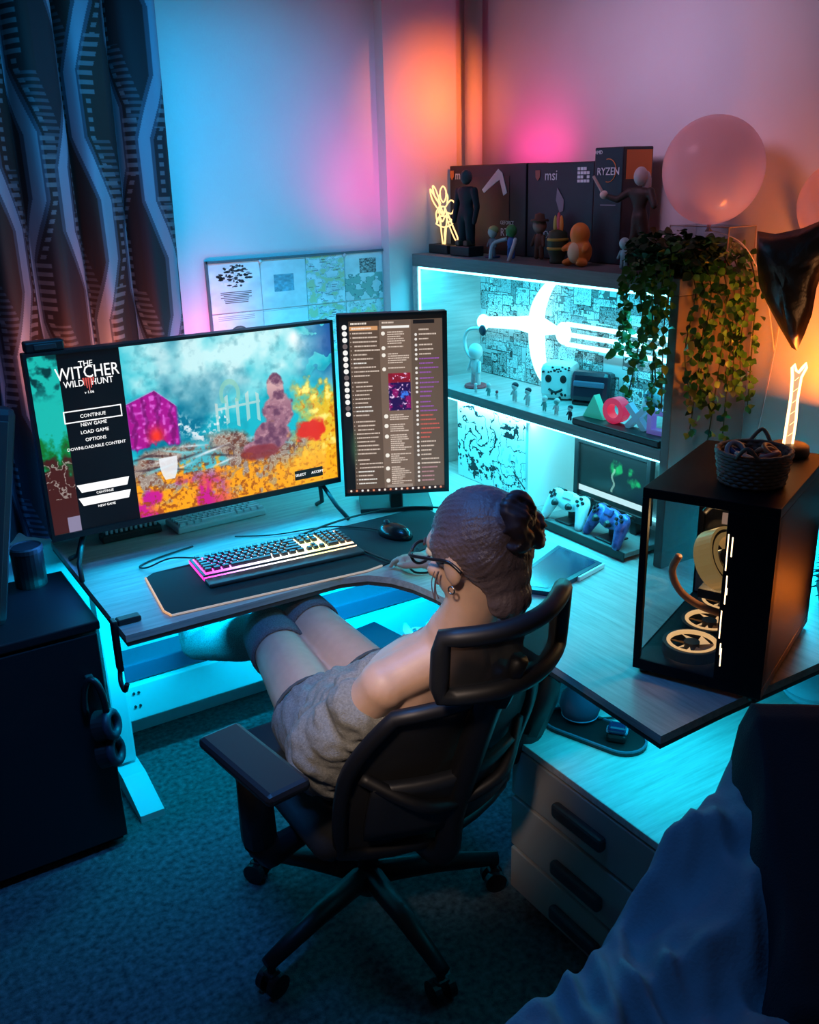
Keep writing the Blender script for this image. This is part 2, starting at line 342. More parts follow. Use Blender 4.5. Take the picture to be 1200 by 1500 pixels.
O('pad',BX(.488,.545,2.105,2.135,.741,.755,.004),BLACK,t); O('arm',BX(.474,.487,2.105,2.135,.62,.755,.003),BLACK,t); O('hanger',TU(smoothpts([(.481,2.12,.63),(.473,2.10,.60),(.471,2.06,.595),(.473,2.04,.62)]),.006),BLACK,t,smooth=True)
# ---------------- chest of drawers below the right desk
DR=mat('dim_white_board',(.42,.40,.38),.55); t=T('drawer_chest','low three-drawer chest with pale wood top under the end of the desk','chest',(1.6,1.28,0))
O('carcass',BX(1.24,2.06,1.03,1.53,.03,.452),DR,t); O('plinth',BX(1.27,2.04,1.05,1.51,0,.03),BLACK,t)
O('chest_top',BX(1.226,2.07,1.02,1.54,.453,.472,.002),wood('pale_oak_top',(.50,.50,.48),(.80,.79,.76),0),t)
for z0,z1,hz in ((.315,.447,.375),(.165,.305,.215),(.035,.155,.085)):
    d=O('drawer',BX(1.226,1.245,1.035,1.525,z0,z1,.003),DR,t)
    sub('handle',BX(1.205,1.228,1.20,1.36,hz-.018,hz+.018,.008),mat('drawer_handle',(.05,.05,.06),.5),d)
# ================================================================== television
Y0=2.50; tx0,tx1,tz0,tz1=.440,1.312,.845,1.345
t=T('television','large flat television showing a colourful game menu on the left desk','television',(.876,2.52,.74))
O('housing',BX(tx0,tx1,Y0+.002,Y0+.035,tz0,tz1,.004),BLACK,t); O('back_box',BX(.58,1.17,Y0+.034,Y0+.062,.86,1.2,.006),BLACK,t)
for nm,c in (('bezel',(tx0,tx1,tz1-.008,tz1)),('bezel',(tx0,tx1,tz0,tz0+.016)),('bezel',(tx0,tx0+.008,tz0+.016,tz1-.008)),('bezel',(tx1-.008,tx1,tz0+.016,tz1-.008))):
    O(nm,BX(c[0],c[1],Y0-.006,Y0+.003,c[2],c[3]),BLACK,t)
for x,sx in ((.53,-1),(1.25,1)):
    bm=NB(); tube(bm,[(x,Y0+.02,tz0+.01),(x+sx*.035,Y0-.02,.775),(x+sx*.045,Y0-.075,.746)],.007); tube(bm,[(x,Y0+.02,tz0+.01),(x+sx*.02,Y0+.05,.775),(x+sx*.03,Y0+.11,.746)],.007); O('foot',bm,BLACK,t,smooth=True)
# screen picture (painted landscape stand-in, no character)
h,ww=540,960; yy,xx=np.mgrid[0:h,0:ww]; v=yy/h; u=xx/ww
F1,F2,F3,F4=[fbm(h,ww,c,s) for c,s in ((150,11),(60,12),(24,13),(9,14))]
a=np.zeros((h,ww,3))+np.array([.10,.72,.80]); a=mix(a,(.02,.45,.58),np.clip((F1-.5)*5,0,1)); a=mix(a,(.90,1.,1.),np.clip(1.25-np.hypot((u-.62)*2.2,(v-.10)*3.4)+(F2-.5)*1.2,0,1)*.85)
a=mix(a,(.02,.35,.45),np.clip((F3-.5)*3,0,1)*(v<.42)*.30); a=mix(a,(.05,.20,.55),np.clip((u-.86)*6,0,1)*np.clip((.42-v)*4,0,1)*(F2>.42)*.9)
gl=.60+.04*np.sin(u*9)+(F2-.5)*.10
gm=np.clip((v-gl)*25,0,1); gr=np.zeros_like(a)+np.array([.62,.55,.50]); gr=mix(gr,(.34,.20,.20),np.clip((F3-.45)*4,0,1)); gr=mix(gr,(.92,.90,.86),np.clip(1-np.abs(F4-.5)/.06,0,1)*.55)
gr=mix(gr,(.30,.72,.78),np.clip((F2-.48)*5,0,1)*(v<.78)); gr=mix(gr,(1.,.66,.08),np.clip((v-.78)*9+(F3-.5)*5,0,1)); gr=mix(gr,(.78,.05,.62),np.clip((F2-.50)*6,0,1)*np.clip((v-.78)*12,0,1)*np.clip((.62-u)*9,0,1)*.9); gr=mix(gr,(.42,.16,.08),np.clip((F4-.52)*4,0,1)*.7)
a=a*(1-gm[...,None])+gr*gm[...,None]
hv=.258+.62*np.maximum(.364-u,0)+1.6*np.maximum(u-.364,0)*(1+.0*u); hs=np.clip((v-hv)*70,0,1)*np.clip((u-.262)*90,0,1)*np.clip((.436-u)*90,0,1)*np.clip((.60+(F3-.5)*.12-v)*40,0,1)
hc=np.zeros_like(a)+np.array([.66,.06,.56]); hc=mix(hc,(.90,.45,.90),np.clip((vnoise(h,ww,9,21)-.55)*3,0,1)*.8); hc=mix(hc,(.40,.02,.38),np.clip(np.sin(u*150+F3*5)*1.5-.3,0,1)*.6); hc=mix(hc,(.85,.62,.85),(np.abs(v-hv)<.010)*.8); hc=mix(hc,(.98,.22,.12),np.exp(-((u-.355)/.024)**2-((v-.53)/.05)**2)); a=a*(1-hs[...,None])+hc*hs[...,None]
fe=(np.abs((v-.46)+.12*(u-.58)-.02*np.sin(u*80))<.085)&(u>.56)&(u<.72)&((np.sin(u*170)>.55)|(np.abs(v-.43+.1*(u-.6))<.008)); a=mix(a,(.90,.88,.84),fe*.6)
ar=np.abs(np.hypot((u-.615)/.03,(v-.35)/.075)-1)<.22; a=mix(a,(.55,.80,.72),(ar&(v<.40))*.7)
wl=(u>.43)&(u<.60); a=mix(a,(.93,.95,.97),wl*np.clip((F4-.48)*5,0,1)*np.exp(-((v-.53-.05*np.sin(u*40))/.06)**2)*.9)
for k in range(26):
    r_=np.random.RandomState(200+k); x0,y0,sl=.30+.5*r_.rand(),.60+.16*r_.rand(),r_.uniform(-.5,.5); m=np.exp(-((v-y0-sl*(u-x0))/.007)**2)*np.clip(1-np.abs(u-x0)/.07,0,1); a=mix(a,[(.92,.95,.98),(.20,.12,.16),(.45,.85,.9)][k%3],m*.8)
dm=lambda cu,cv,ru,rv: np.hypot((u-cu)/ru,(v-cv)/rv)+(F3-.5)*.35
rk=np.clip(7*(1.0-np.minimum(np.minimum(dm(.778,.36,.034,.10),dm(.785,.50,.062,.13)),np.minimum(dm(.755,.64,.075,.10),dm(.70,.70,.06,.045)))),0,1)                 # a plain rosy heap of rocks in the middle right
rc=np.zeros_like(a)+np.array([.62,.42,.50]); rc=mix(rc,(.90,.74,.72),np.clip((.47-v)*7,0,1)*.8); rc=mix(rc,(.80,.62,.66),np.clip((F4-.5)*4,0,1)*.6); rc=mix(rc,(.42,.24,.36),np.clip((.52-F3)*4,0,1)); a=a*(1-rk[...,None])+rc*rk[...,None]
ye=np.clip((u-.83)*12+(F2-.5)*3,0,1)*np.clip((v-.33+.3*(F3-.5))*8,0,1); a=mix(a,(1.,.76,.12),ye*.9); a=mix(a,(.80,.42,.06),ye*np.clip((F4-.52)*5,0,1)*.8); a=mix(a,(1.,.95,.50),ye*np.clip((F3-.52)*5,0,1))
rs=np.clip(3*(1.1-np.hypot((u-.71)/.075,(v-.735)/.050)+(F3-.5)*.6),0,1); a=mix(a,(.52,.16,.20),rs*.8)
a=mix(a,(.88,.12,.05),np.clip(3*(1-np.hypot((u-.905)/.060,(v-.66)/.085)+(F3-.5)*1.0),0,1)*.95); a=mix(a,(1.,.70,.10),np.clip((v-.76+.1*(F3-.5))*9,0,1)*np.clip((u-.70)*6,0,1)*.9); a=mix(a,(.70,.35,.05),np.clip((v-.80)*9,0,1)*np.clip((F4-.55)*5,0,1)*.7)
sh=(np.abs(u-.384)<.030*(1-np.clip((v-.70)*7,0,1)**2))&(v>.665)&(v<.80); a=mix(a,(.92,.93,.95),sh*.9)
a=mix(a,(1.,1.,1.),np.exp(-((u-.86)/.02)**2-((v-.06)/.05)**2)*.9)
ls=u<.084; L_=np.zeros_like(a)+np.array([.10,.72,.68]); L_=mix(L_,(.02,.22,.24),np.clip((F3-.45)*5,0,1)*np.clip((.26-v)*9,0,1)); L_=mix(L_,(.06,.45,.18),np.clip((v-.44)*9+(F3-.5)*4,0,1)); L_=mix(L_,(.26,.10,.08),np.clip((v-.55)*14+(F3-.5)*4,0,1)); L_=mix(L_,(.70,.68,.66),(np.abs(F3-.5)<.03)*(v>.58)*(v<.80)*.7); L_=mix(L_,(.60,.60,.75),((v>.91)&(u>.045))*.8); a=np.where(ls[...,None],L_,a)
pm=(u>.084)&(u<.270); a=np.where(pm[...,None],np.array([.010,.016,.032])+.02*F2[...,None],a)
fl=(np.abs(u-.885)<.055)&(np.abs(v-.935)<.030); a=mix(a,(.03,.03,.04),fl*.95)
SCR=img_mat('television_picture',a,.3,es=1.05,base=False)
sx0,sx1,sz0,sz1=tx0+.008,tx1-.008,tz0+.016,tz1-.008
quad_uv('screen',[(sx0,Y0,sz0),(sx1,Y0,sz0),(sx1,Y0,sz1),(sx0,Y0,sz1)],SCR,t,label='bright screen with a landscape and dark menu column')
TXT=emis('screen_white',(1,1,1),1.1); RED=emis('screen_red',(.75,.10,.08),.9)
su=lambda q: sx0+(sx1-sx0)*q
sv=lambda q: sz1-(sz1-sz0)*q
def tv(s,u_,v_,size,xs=1): return text(s,size,face_m((su(u_),Y0-.0012,sv(v_)),X,(0,0,1))@Matrix.Diagonal((xs,1,1,1)))
ms=[tv('THE',.166,.068,.020),tv('WITCHER',.169,.116,.046,.80),tv('WILD   HUNT',.168,.172,.024,.86),tv('v 1.06',.166,.225,.010),tv('CONTINUE',.167,.352,.013),tv('NEW GAME',.166,.400,.013),tv('LOAD GAME',.166,.443,.013),tv('OPTIONS',.166,.487,.013),tv('DOWNLOADABLE CONTENT',.166,.529,.0115),tv('CONTINUE',.171,.798,.009),tv('NEW GAME',.171,.878,.009),tv('SELECT      ACCEPT',.887,.935,.011)]
bm=join_meshes(ms)
for x0,x1,z0,z1 in ((.080,.256,.315,.321),(.080,.256,.377,.383),(.080,.083,.315,.383),(.253,.256,.315,.383)): box(bm,((su(x0)+su(x1))/2,Y0-.001,(sv(z0)+sv(z1))/2),(su(x1)-su(x0),.001,sv(z0)-sv(z1)))
for v0 in (.737,.815):
    prism(bm,[(su(.088),sv(v0)),(su(.252),sv(v0)),(su(.243),sv(v0+.046)),(su(.100),sv(v0+.046))],0,.001,Matrix(((1,0,0,0),(0,0,-1,Y0),(0,1,0,0),(0,0,0,1))))
O('menu_lettering',bm,TXT,t,kind='stuff')
bm=NB()
for k in range(5):
    x=su(.168)+(k-2)*.0065; tube(bm,[(x,Y0-.0016,sv(.145)),(x+(2-k)*.0012,Y0-.0016,sv(.215-abs(k-2)*.014))],[.0022,.001],6)
O('emblem',bm,RED,t)
t=T('sensor_bar','small black sensor box on the top left edge of the television','sensor',(.495,2.52,1.346)); O('case',BX(.450,.545,2.50,2.54,1.3455,1.372,.004),BLACK,t); O('lens',BX(.47,.525,2.497,2.501,1.351,1.366,.002),DARK,t)
# ================================================================== portrait monitor
A=V((1.300,2.45,0)); D=(V((1.588,2.30,0))-A).normalized(); Nn=V((D.y,-D.x,0)); Wm=.323
pt=lambda s,d,z: A+D*s+Nn*d+V((0,0,z))
t=T('portrait_monitor','upright black monitor with a brown chat screen beside the television','monitor',tuple(pt(Wm/2,-.09,.74)))
def mbox(s0,s1,d0,d1,z0,z1,bev=0):
    M=Matrix.Rotation(math.atan2(D.y,D.x),4,'Z'); c=pt((s0+s1)/2,(d0+d1)/2,(z0+z1)/2); return B(c,(s1-s0,abs(d1-d0),z1-z0),0,bev,M)
mz0,mz1=.812,1.366
O('housing',mbox(0,Wm,-.035,-.002,mz0,mz1,.004),BLACK,t)
for s0,s1,z0,z1 in ((0,Wm,mz1-.008,mz1),(0,Wm,mz0,mz0+.010),(0,.008,mz0,mz1),(Wm-.014,Wm,mz0,mz1)): O('bezel',mbox(s0,s1,-.003,.005,z0,z1),BLACK,t)
O('neck',mbox(Wm/2-.02,Wm/2+.02,-.10,-.035,.752,1.12,.005),BLACK,t); O('base',mbox(Wm/2-.115,Wm/2+.115,-.18,-.03,.7405,.755,.003),BLACK,t)
h,ww=900,520; yy,xx=np.mgrid[0:h,0:ww]; r=np.random.RandomState(5); a=np.zeros((h,ww,3))+np.array([.47,.385,.33]); a[:, :200]*=np.array([.80,.78,.76]); a[:,360:]*=.84; a[:, :46]=(.075,.07,.08); a*= (.93+.14*fbm(h,ww,200,9))[...,None]; a[:22]=(.07,.06,.06)
a[22:50,46:200]*=.8
def line(x,y,wd,c,hh=7):                                # a row of letter-like dashes
    q=x
    while q<x+wd: k=r.randint(3,9); a[y:y+hh,q:min(q+k,x+wd)]=c; q+=k+r.randint(1,3)
wc=(.88,.80,.74)
for k in range(15):
    cy=50+k*31; m=np.hypot(xx-24,yy-cy)<13; a[m]=(1,.99,.97) if k%5!=3 else (.45,.40,.40)
line(56,30,80,(.95,.9,.85),9); a[48:68,50:192]=(.86,.62,.42); line(60,54,100,(1,.95,.9),8)
y=78
for k in range(36):
    line(64+ (8 if k%9 in (3,4) else 0),y,int(60+r.rand()*70),wc if r.rand()>.2 else (.95,.93,.9),7); a[y+1:y+6,52:57]=(.8,.72,.66); y+=21
    if k in (10,19,28): y+=12
a[26:44,206:356]=(.42,.36,.32); line(214,30,60,wc,8); a[50:62,212:352]=(.98,.97,.95)
for y0,n in ((78,6),(150,1),(185,5),(255,1)):
    m=np.hypot(xx-218,yy-(y0+8))<10; a[m]=(.98,.95,.9)
    for k in range(n): line(240,y0+k*11,int(50+r.rand()*60),wc,6)
p=a[285:475,238:352]; fh=fbm(190,114,34,31); fg=fbm(190,114,12,33); p[:]=np.array([.16,.05,.32]); p[:]=mix(p,(.55,.06,.40),np.clip((fh-.48)*8,0,1)); p[:]=mix(p,(.62,.10,.14),(np.linspace(1,0,190)[:,None]*np.ones(114)>.75)*.8); p[:]=mix(p,(.95,.80,.95),np.clip((fg-.62)*9,0,1)); p[:]=mix(p,(.25,.50,.95),(np.hypot(np.arange(114)[None]-80,np.arange(190)[:,None]-110)<22)*np.clip((fg-.4)*4,0,1))
for y0,n in ((495,3),(545,4),(600,8),(700,5),(770,6),(835,4)):
    m=np.hypot(xx-220,yy-(y0+8))<11; a[m]=(.98,.95,.9)
    for k in range(n): line(240,y0+k*11,int(40+r.rand()*70),wc,6)
a[26:44,372:480]=(.10,.09,.10); a[866:882,214:350]=(.62,.55,.5)
y=70
for k in range(34):
    c=[wc,(.62,.35,.72),(.62,.35,.72),(.85,.38,.34),wc,(.75,.55,.58)][min(5,k//6)]
    if k%7: m=np.hypot(xx-384,yy-(y+4))<7; a[m]=(.93,.90,.88)
    line(400,y,int(45+r.rand()*60),c,7); y+=23
    if k in (2,9,14): y+=6
a[882:]=(.20,.11,.09)
for k in range(17): m=np.hypot(xx-(20+k*30),yy-891)<6; a[m]=[(.95,.9,.85),(.9,.55,.4),(.95,.95,.95)][k%3]
m=(np.hypot((xx-45)/26.,(yy-660)/120.)<1); a=mix(a,(.20,.33,.24),m*.55*np.clip(1-np.hypot((xx-45)/26.,(yy-660)/120.),0,1)*1.6)
q=[pt(.008,0,mz0+.01),pt(Wm-.014,0,mz0+.01),pt(Wm-.014,0,mz1-.008),pt(.008,0,mz1-.008)]
quad_uv('screen',q,img_mat('chat_picture',a,.3,es=.95,base=False),t,label='screen full of small chat text columns')
# ================================================================== things on the left desk
def keyboard(t,c,rz,Lx,Ly,rows,kmat,bmat,pitch,kh,th):
    M=Matrix.Translation(V(c))@Matrix.Rotation(rz,4,'Z')
    bm=NB(); box(bm,(0,0,th/2),(Lx,Ly,th),0,.004); xf(bm.verts,M); O('case',bm,bmat,t)
    kme={}
    for j,row in enumerate(rows):
        xpos=-Lx/2+pitch*.5
        for wd in row:
            if wd<0: xpos+=-wd*pitch; continue
            k=wd
            if k not in kme:
                bm=NB(); wx=k*pitch-.0052; wy=pitch-.0052; vs=box(bm,(0,0,kh/2),(wx,wy,kh))
                for v_ in vs:
                    if v_.co.z>kh*.6: v_.co.x*=1-.003/wx; v_.co.y*=.84
                me=bpy.data.meshes.new('keycap'); bm.to_mesh(me); bm.free(); me.materials.append(kmat); kme[k]=me
            o=bpy.data.objects.new('keycap',kme[k]); COL.objects.link(o); o.parent=t; o.matrix_parent_inverse=INV[t.name]
            o.matrix_world; o.matrix_basis=M@Matrix.Translation((xpos+k*pitch/2, Ly/2-pitch*(j+.9), th))
            xpos+=k*pitch
    return M
t=T('white_keyboard','small pale compact keyboard under the television','keyboard',(.96,2.68,.741))
R15=[[1]*13+[2],[1.5]+[1]*12+[1.5],[1.75]+[1]*11+[2.25],[2.25]+[1]*10+[2.75],[1.25]*3+[6.25]+[1.25]*4]
keyboard(t,(.965,2.683,.7405),.03,.292,.112,R15,mat('pale_keycap',(.62,.64,.66),.5),mat('pale_case',(.50,.53,.55),.5),.0188,.008,.018)
t=T('desk_mat','long black desk mat with a thin lit rim below the keyboard','mat',(1.05,2.2,.7405))
mp=[(.612,2.085),(1.14,2.042),(1.19,2.05),(1.43,2.10),(1.53,2.16),(1.545,2.36),(1.50,2.385),(.66,2.372),(.632,2.35),(.604,2.12)]
O('pad',PR(mp,.7405,.7445),mat('desk_mat_cloth',(.012,.013,.017),.9,bump=.2,bscale=900),t)
rim=emis('mat_rim_glow',(1.0,.50,.22),.75); rim2=emis('mat_rim_glow_pale',(.75,.62,.55),.55)
O('lit_rim',TU([(p[0],p[1],.744) for p in (mp[8],mp[9],mp[0])],.003,6),rim,t); O('lit_rim',TU([(p[0],p[1],.744) for p in mp[0:3]],.003,6),rim2,t)
t=T('lit_keyboard','full size black keyboard with rainbow backlight on the desk mat','keyboard',(.98,2.28,.7445))
h_=[1]+[-.5]+[1]*4+[-.25]+[1]*4+[-.25]+[1]*4+[-.25]+[1]*3+[-.25]+[1]*4
RF=[h_,[1]*13+[2]+[-.25]+[1]*3+[-.25]+[1]*4,[1.5]+[1]*12+[1.5]+[-.25]+[1]*3+[-.25]+[1]*4,[1.75]+[1]*11+[2.25]+[-3.5]+[1]*4,[2.25]+[1]*10+[2.75]+[-1.25]+[1]+[-1.25]+[1]*4,[1.25]*3+[6.25]+[1.25]*4+[-.25]+[1]*3+[-.25]+[2,1,1]]
kc=(.978,2.283,.7448); krz=-.075
KM=keyboard(t,kc,krz,.445,.142,RF,mat('black_keycap',(.02,.02,.024),.4),BLACK,.0192,.0095,.016)
m=bpy.data.materials.new('keyboard_backlight'); m.use_nodes=True; N=m.node_tree.nodes; L=m.node_tree.links; b=N['Principled BSDF']; b.inputs['Base Color'].default_value=(.02,.02,.02,1)
tc=N.new('ShaderNodeTexCoord'); sp=N.new('ShaderNodeSeparateXYZ'); L.new(tc.outputs['UV'],sp.inputs[0]); rp=N.new('ShaderNodeValToRGB'); L.new(sp.outputs[0],rp.inputs[0])
e=rp.color_ramp.elements; e[0].position=0; e[0].color=(1,.05,.55,1); e[1].position=1; e[1].color=(1,.62,.40,1)
for p_,c in ((.12,(.85,.15,.95,1)),(.28,(.75,.65,1,1)),(.45,(.9,.9,.95,1)),(.60,(1,.95,.70,1)),(.75,(.90,1,.35,1)),(.88,(1,.80,.40,1))): k=e.new(p_); k.color=c
L.new(rp.outputs[0],b.inputs['Emission Color']); b.inputs['Emission Strength'].default_value=2.4
z=.0163; quad_uv('backlight',[KM@V((-.215,-.064,z)),KM@V((.218,-.064,z)),KM@V((.218,.06,z)),KM@V((-.215,.06,z))],m,t)
quad_uv('front_glow',[KM@V((-.222,-.0712,.002)),KM@V((.222,-.0712,.002)),KM@V((.222,-.0712,.013)),KM@V((-.222,-.0712,.013))],m,t)
quad_uv('side_glow',[KM@V((-.2228,.07,.003)),KM@V((-.2228,-.07,.003)),KM@V((-.2228,-.07,.014)),KM@V((-.2228,.07,.014))],emis('pink_glow',(1,.05,.55),1.5),t)
bm=NB(); vs=box(bm,(0,-.098,.006),(.445,.050,.010),0,.003); xf(bm.verts,KM); O('wrist_rest',bm,DARK,t)
t=T('mouse','black computer mouse by the hand on the desk mat','mouse',(1.335,2.215,.7445))
bm=NB(); ell(bm,(0,0,.006),(.033,.060,.034),None,20,12)
for v_ in bm.verts:
    if v_.co.z<0: v_.co.z=0
M=Matrix.Translation((1.335,2.215,.745))@Matrix.Rotation(.35,4,'Z'); xf(bm.verts,M); O('shell',bm,mat('gloss_black',(.012,.012,.014),.25),t,smooth=True)
bm=NB(); cyl(bm,(-.004,.032,.036),(.004,.032,.036),.010,n=14); xf(bm.verts,M); O('scroll_wheel',bm,DARK,t,smooth=True)
O('mouse_cable',TU(smoothpts([(1.315,2.27,.752),(1.28,2.33,.75),(1.20,2.40,.748),(1.05,2.44,.745),(.95,2.50,.744)],8),.0022,6),BLACK,None,smooth=True,label='thin black cable curving from the mouse behind the lit keyboard',cat='cable')
O('keyboard_cable',TU(smoothpts([(.80,2.375,.752),(.72,2.395,.765),(.655,2.40,.752),(.645,2.44,.744),(.70,2.47,.744),(.82,2.50,.744)],8),.0025,6),BLACK,None,smooth=True,label='black cable looping off the left back corner of the lit keyboard',cat='cable')
O('headset_cable',TU(smoothpts([(1.10,2.375,.75),(1.22,2.40,.755),(1.36,2.42,.752),(1.50,2.38,.755),(1.62,2.30,.745)],8),.0035,6),BLACK,None,smooth=True,label='thick black cable crossing the back of the desk mat to the monitor',cat='cable')
O('loose_cable',TU(smoothpts([(1.19,2.20,.749),(1.215,2.06,.750),(1.235,2.00,.75),(1.24,1.95,.745),(1.30,1.93,.745),(1.38,1.96,.745)],8),.003,6),BLACK,None,smooth=True,label='black cable from the lit keyboard passing in front of the hand',cat='cable')
t=T('media_hub','narrow black box with a row of silver pegs below the television','hub',(.70,2.72,.741)); M=Matrix.Translation((.70,2.70,.741))@Matrix.Rotation(.0,4,'Z')
O('case',B((.70,2.70,.752),(.18,.045,.022),0,.004),BLACK,t)
for k in range(11): O('peg',B((.627+k*.0147,2.70,.7685),(.009,.022,.012),0,.002),mat('silver_peg',(.55,.58,.60),.3,metal=.6),t)
# ---------------- below the desk in the corner
t=T('black_case','black box on the floor under the desk corner','box',(1.33,2.35,0)); M=Matrix.Rotation(.15,4,'Z')
O('body',B((1.30,2.37,.15),(.32,.30,.30),0,.01,M),mat('box_navy_black',(.015,.018,.035),.6),t); O('lid',B((1.30,2.37,.303),(.325,.305,.008),0,.003,M),mat('box_lid',(.012,.016,.035),.5),t)
t=T('cable_tray_box','open white tray of tangled cables beside the black floor box','tray',(1.53,2.30,0)); M=Matrix.Rotation(-.25,4,'Z')@Matrix.Rotation(.25,4,'Y')
O('stand',B((1.54,2.30,.13),(.14,.20,.26),0,.01),mat('tray_stand',(.25,.33,.40),.6),t)
O('tray',B((1.54,2.30,.285),(.16,.24,.02),0,.006,M),mat('tray_blue',(.10,.20,.26),.4),t); O('tray_rim',B((1.462,2.32,.315),(.012,.24,.03),0,.004,M),WHITE,t)
bm=NB(); r=random.Random(3)
for k in range(5): tube(bm,smoothpts([(1.53+r.uniform(-.05,.05),2.30+r.uniform(-.09,.09),.31+r.uniform(0,.035)) for _ in range(6)],6),.004,6)
O('cables',bm,mat('cable_grey',(.45,.42,.42),.5),t,smooth=True)
O('charger',B((1.55,2.27,.318),(.05,.07,.03),.4,.006),mat('charger_white',(.7,.68,.68),.4),t)
O('hanging_cable',TU(smoothpts([(1.62,2.20,.70),(1.66,2.18,.45),(1.60,2.2,.35),(1.52,2.26,.335)],8),.004,6),BLACK,None,smooth=True,label='black cable hanging from the desk down to the white tray',cat='cable')
# ================================================================== hutch
HB=wood('hutch_board',(.14,.15,.15),(.22,.22,.22),1,.5); HW=mat('hutch_white',(.78,.78,.76),.55)
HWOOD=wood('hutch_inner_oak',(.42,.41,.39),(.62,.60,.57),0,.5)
ht=T('shelf_hutch','grey hutch with bright strip-lit shelves and comic paper back on the right desk','shelf',(1.92,2.2,.74))
hx0,hx1,hy0,hy1=1.78,2.06,1.60,2.785
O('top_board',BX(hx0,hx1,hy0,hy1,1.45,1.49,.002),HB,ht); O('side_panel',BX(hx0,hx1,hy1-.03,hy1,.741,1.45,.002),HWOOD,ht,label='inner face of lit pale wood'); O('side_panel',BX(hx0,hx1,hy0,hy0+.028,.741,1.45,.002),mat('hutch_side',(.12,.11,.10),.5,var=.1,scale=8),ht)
sf=O('shelf',BX(hx0+.004,hx1-.015,hy0+.028,hy1-.03,1.032,1.06),HWOOD,ht); sub('front_edge',BX(hx0,hx0+.004,hy0+.028,hy1-.03,1.032,1.0605),HB,sf); O('divider',BX(1.80,hx1-.015,2.178,2.19,.741,1.032),HW,ht); O('divider',BX(1.88,hx1-.015,1.99,2.0,.741,1.032),HW,ht)
O('lower_back',BX(2.04,2.05,hy0+.028,hy1-.03,.741,1.032),HW,ht); O('backing',BX(2.048,2.055,hy0+.028,hy1-.03,1.06,1.45),HB,ht)
LED=emis('led_strip',(.25,.85,1.0),4)
for nm,c in (('light_strip',(1.784,1.793,hy0+.03,hy1-.032,1.4425,1.4495)),('light_strip',(1.786,1.795,hy0+.03,hy1-.032,1.025,1.0315)),('light_strip',(1.784,1.790,hy1-.036,hy1-.0305,1.07,1.44)),('light_strip',(2.03,2.038,1.70,2.17,.742,.75))): O(nm,BX(*c),LED,ht)
# comic-paper back: plain collage of panels
h,ww=512,1500; r=np.random.RandomState(12); a=np.ones((h,ww,3))*.80; yy,xx=np.mgrid[0:h,0:ww]
for k in range(260):
    pw,ph=r.randint(50,140),r.randint(40,120); x0,y0=r.randint(-30,ww-40),r.randint(-20,h-30); x1,y1=min(ww,x0+pw),min(h,y0+ph); x0,y0=max(0,x0),max(0,y0)
    s=a[y0:y1,x0:x1]; hh,w2=s.shape[:2]
    if hh<8 or w2<8: continue
    f=fbm(hh,w2,r.choice([14,22,36]),r.randint(1e6)); g=fbm(hh,w2,9,r.randint(1e6)); ink=((f>.66)|(np.abs(g-.5)<.030)|(np.abs(f-.5)<.014)|((np.sin((np.arange(w2)[None]*math.cos(k)+np.arange(hh)[:,None]*math.sin(k))*1.2)>.72)&(f<.40)))
    base=r.choice([.95,.88,.78,.6]); s[:]=base; s[ink]=base*r.choice([.25,.4,.55]); s[:2]=.05; s[-2:]=.05; s[:,:2]=.05; s[:,-2:]=.05
a[...,0]*=.93; COMIC=img_mat('comic_collage',a,.6)
quad_uv('comic_paper',[(2.047,hy1-.03,1.06),(2.047,hy0+.028,1.06),(2.047,hy0+.028,1.45),(2.047,hy1-.03,1.45)],COMIC,ht,label='sheet of black and white comic panels')
# poster panel in the lower bay (abstract ink stand-in)
h,ww=420,560; yy,xx=np.mgrid[0:h,0:ww]; f=fbm(h,ww,110,41); g=fbm(h,ww,50,42); q=fbm(h,ww,22,43); a=np.ones((h,ww,3))*np.array([.90,.93,.93])
ang=np.arctan2(yy-200,xx-150); rr=np.hypot(xx-150,yy-200)
ink=(np.abs(np.sin(rr*.045+ang*2+g*6))<.33)&(rr<190)&(q>.36)&(xx<300); ink|=(np.hypot((xx-400)/75.,(yy-110)/60.)<.75+(q-.4)*1.2)&(yy<135)&(np.sin(ang*30+q*9)>-.4); ink|=(np.abs(g-.5)<.018)&(xx>250); ink|=(np.abs((yy-300)-.8*(xx-430))<10*q)&(xx>420)&(xx<530); ink|=(q>.66)&(yy>300)
gray=(q>.52)&(xx>300)&(yy>150)&(np.sin(xx*.12+yy*.02)>.4)
a=mix(a,(.62,.78,.80),gray*.7); a=mix(a,(.05,.07,.10),ink*1.)
t=T('ink_print','black and white ink art panel standing in the left lower bay of the hutch','print',(1.845,2.39,.741))
O('board',BX(1.842,1.852,2.20,2.61,.741,1.022),HW,t); quad_uv('picture',[(1.8405,2.61,.742),(1.8405,2.20,.742),(1.8405,2.20,1.022),(1.8405,2.61,1.022)],img_mat('ink_picture',a,.5),t)
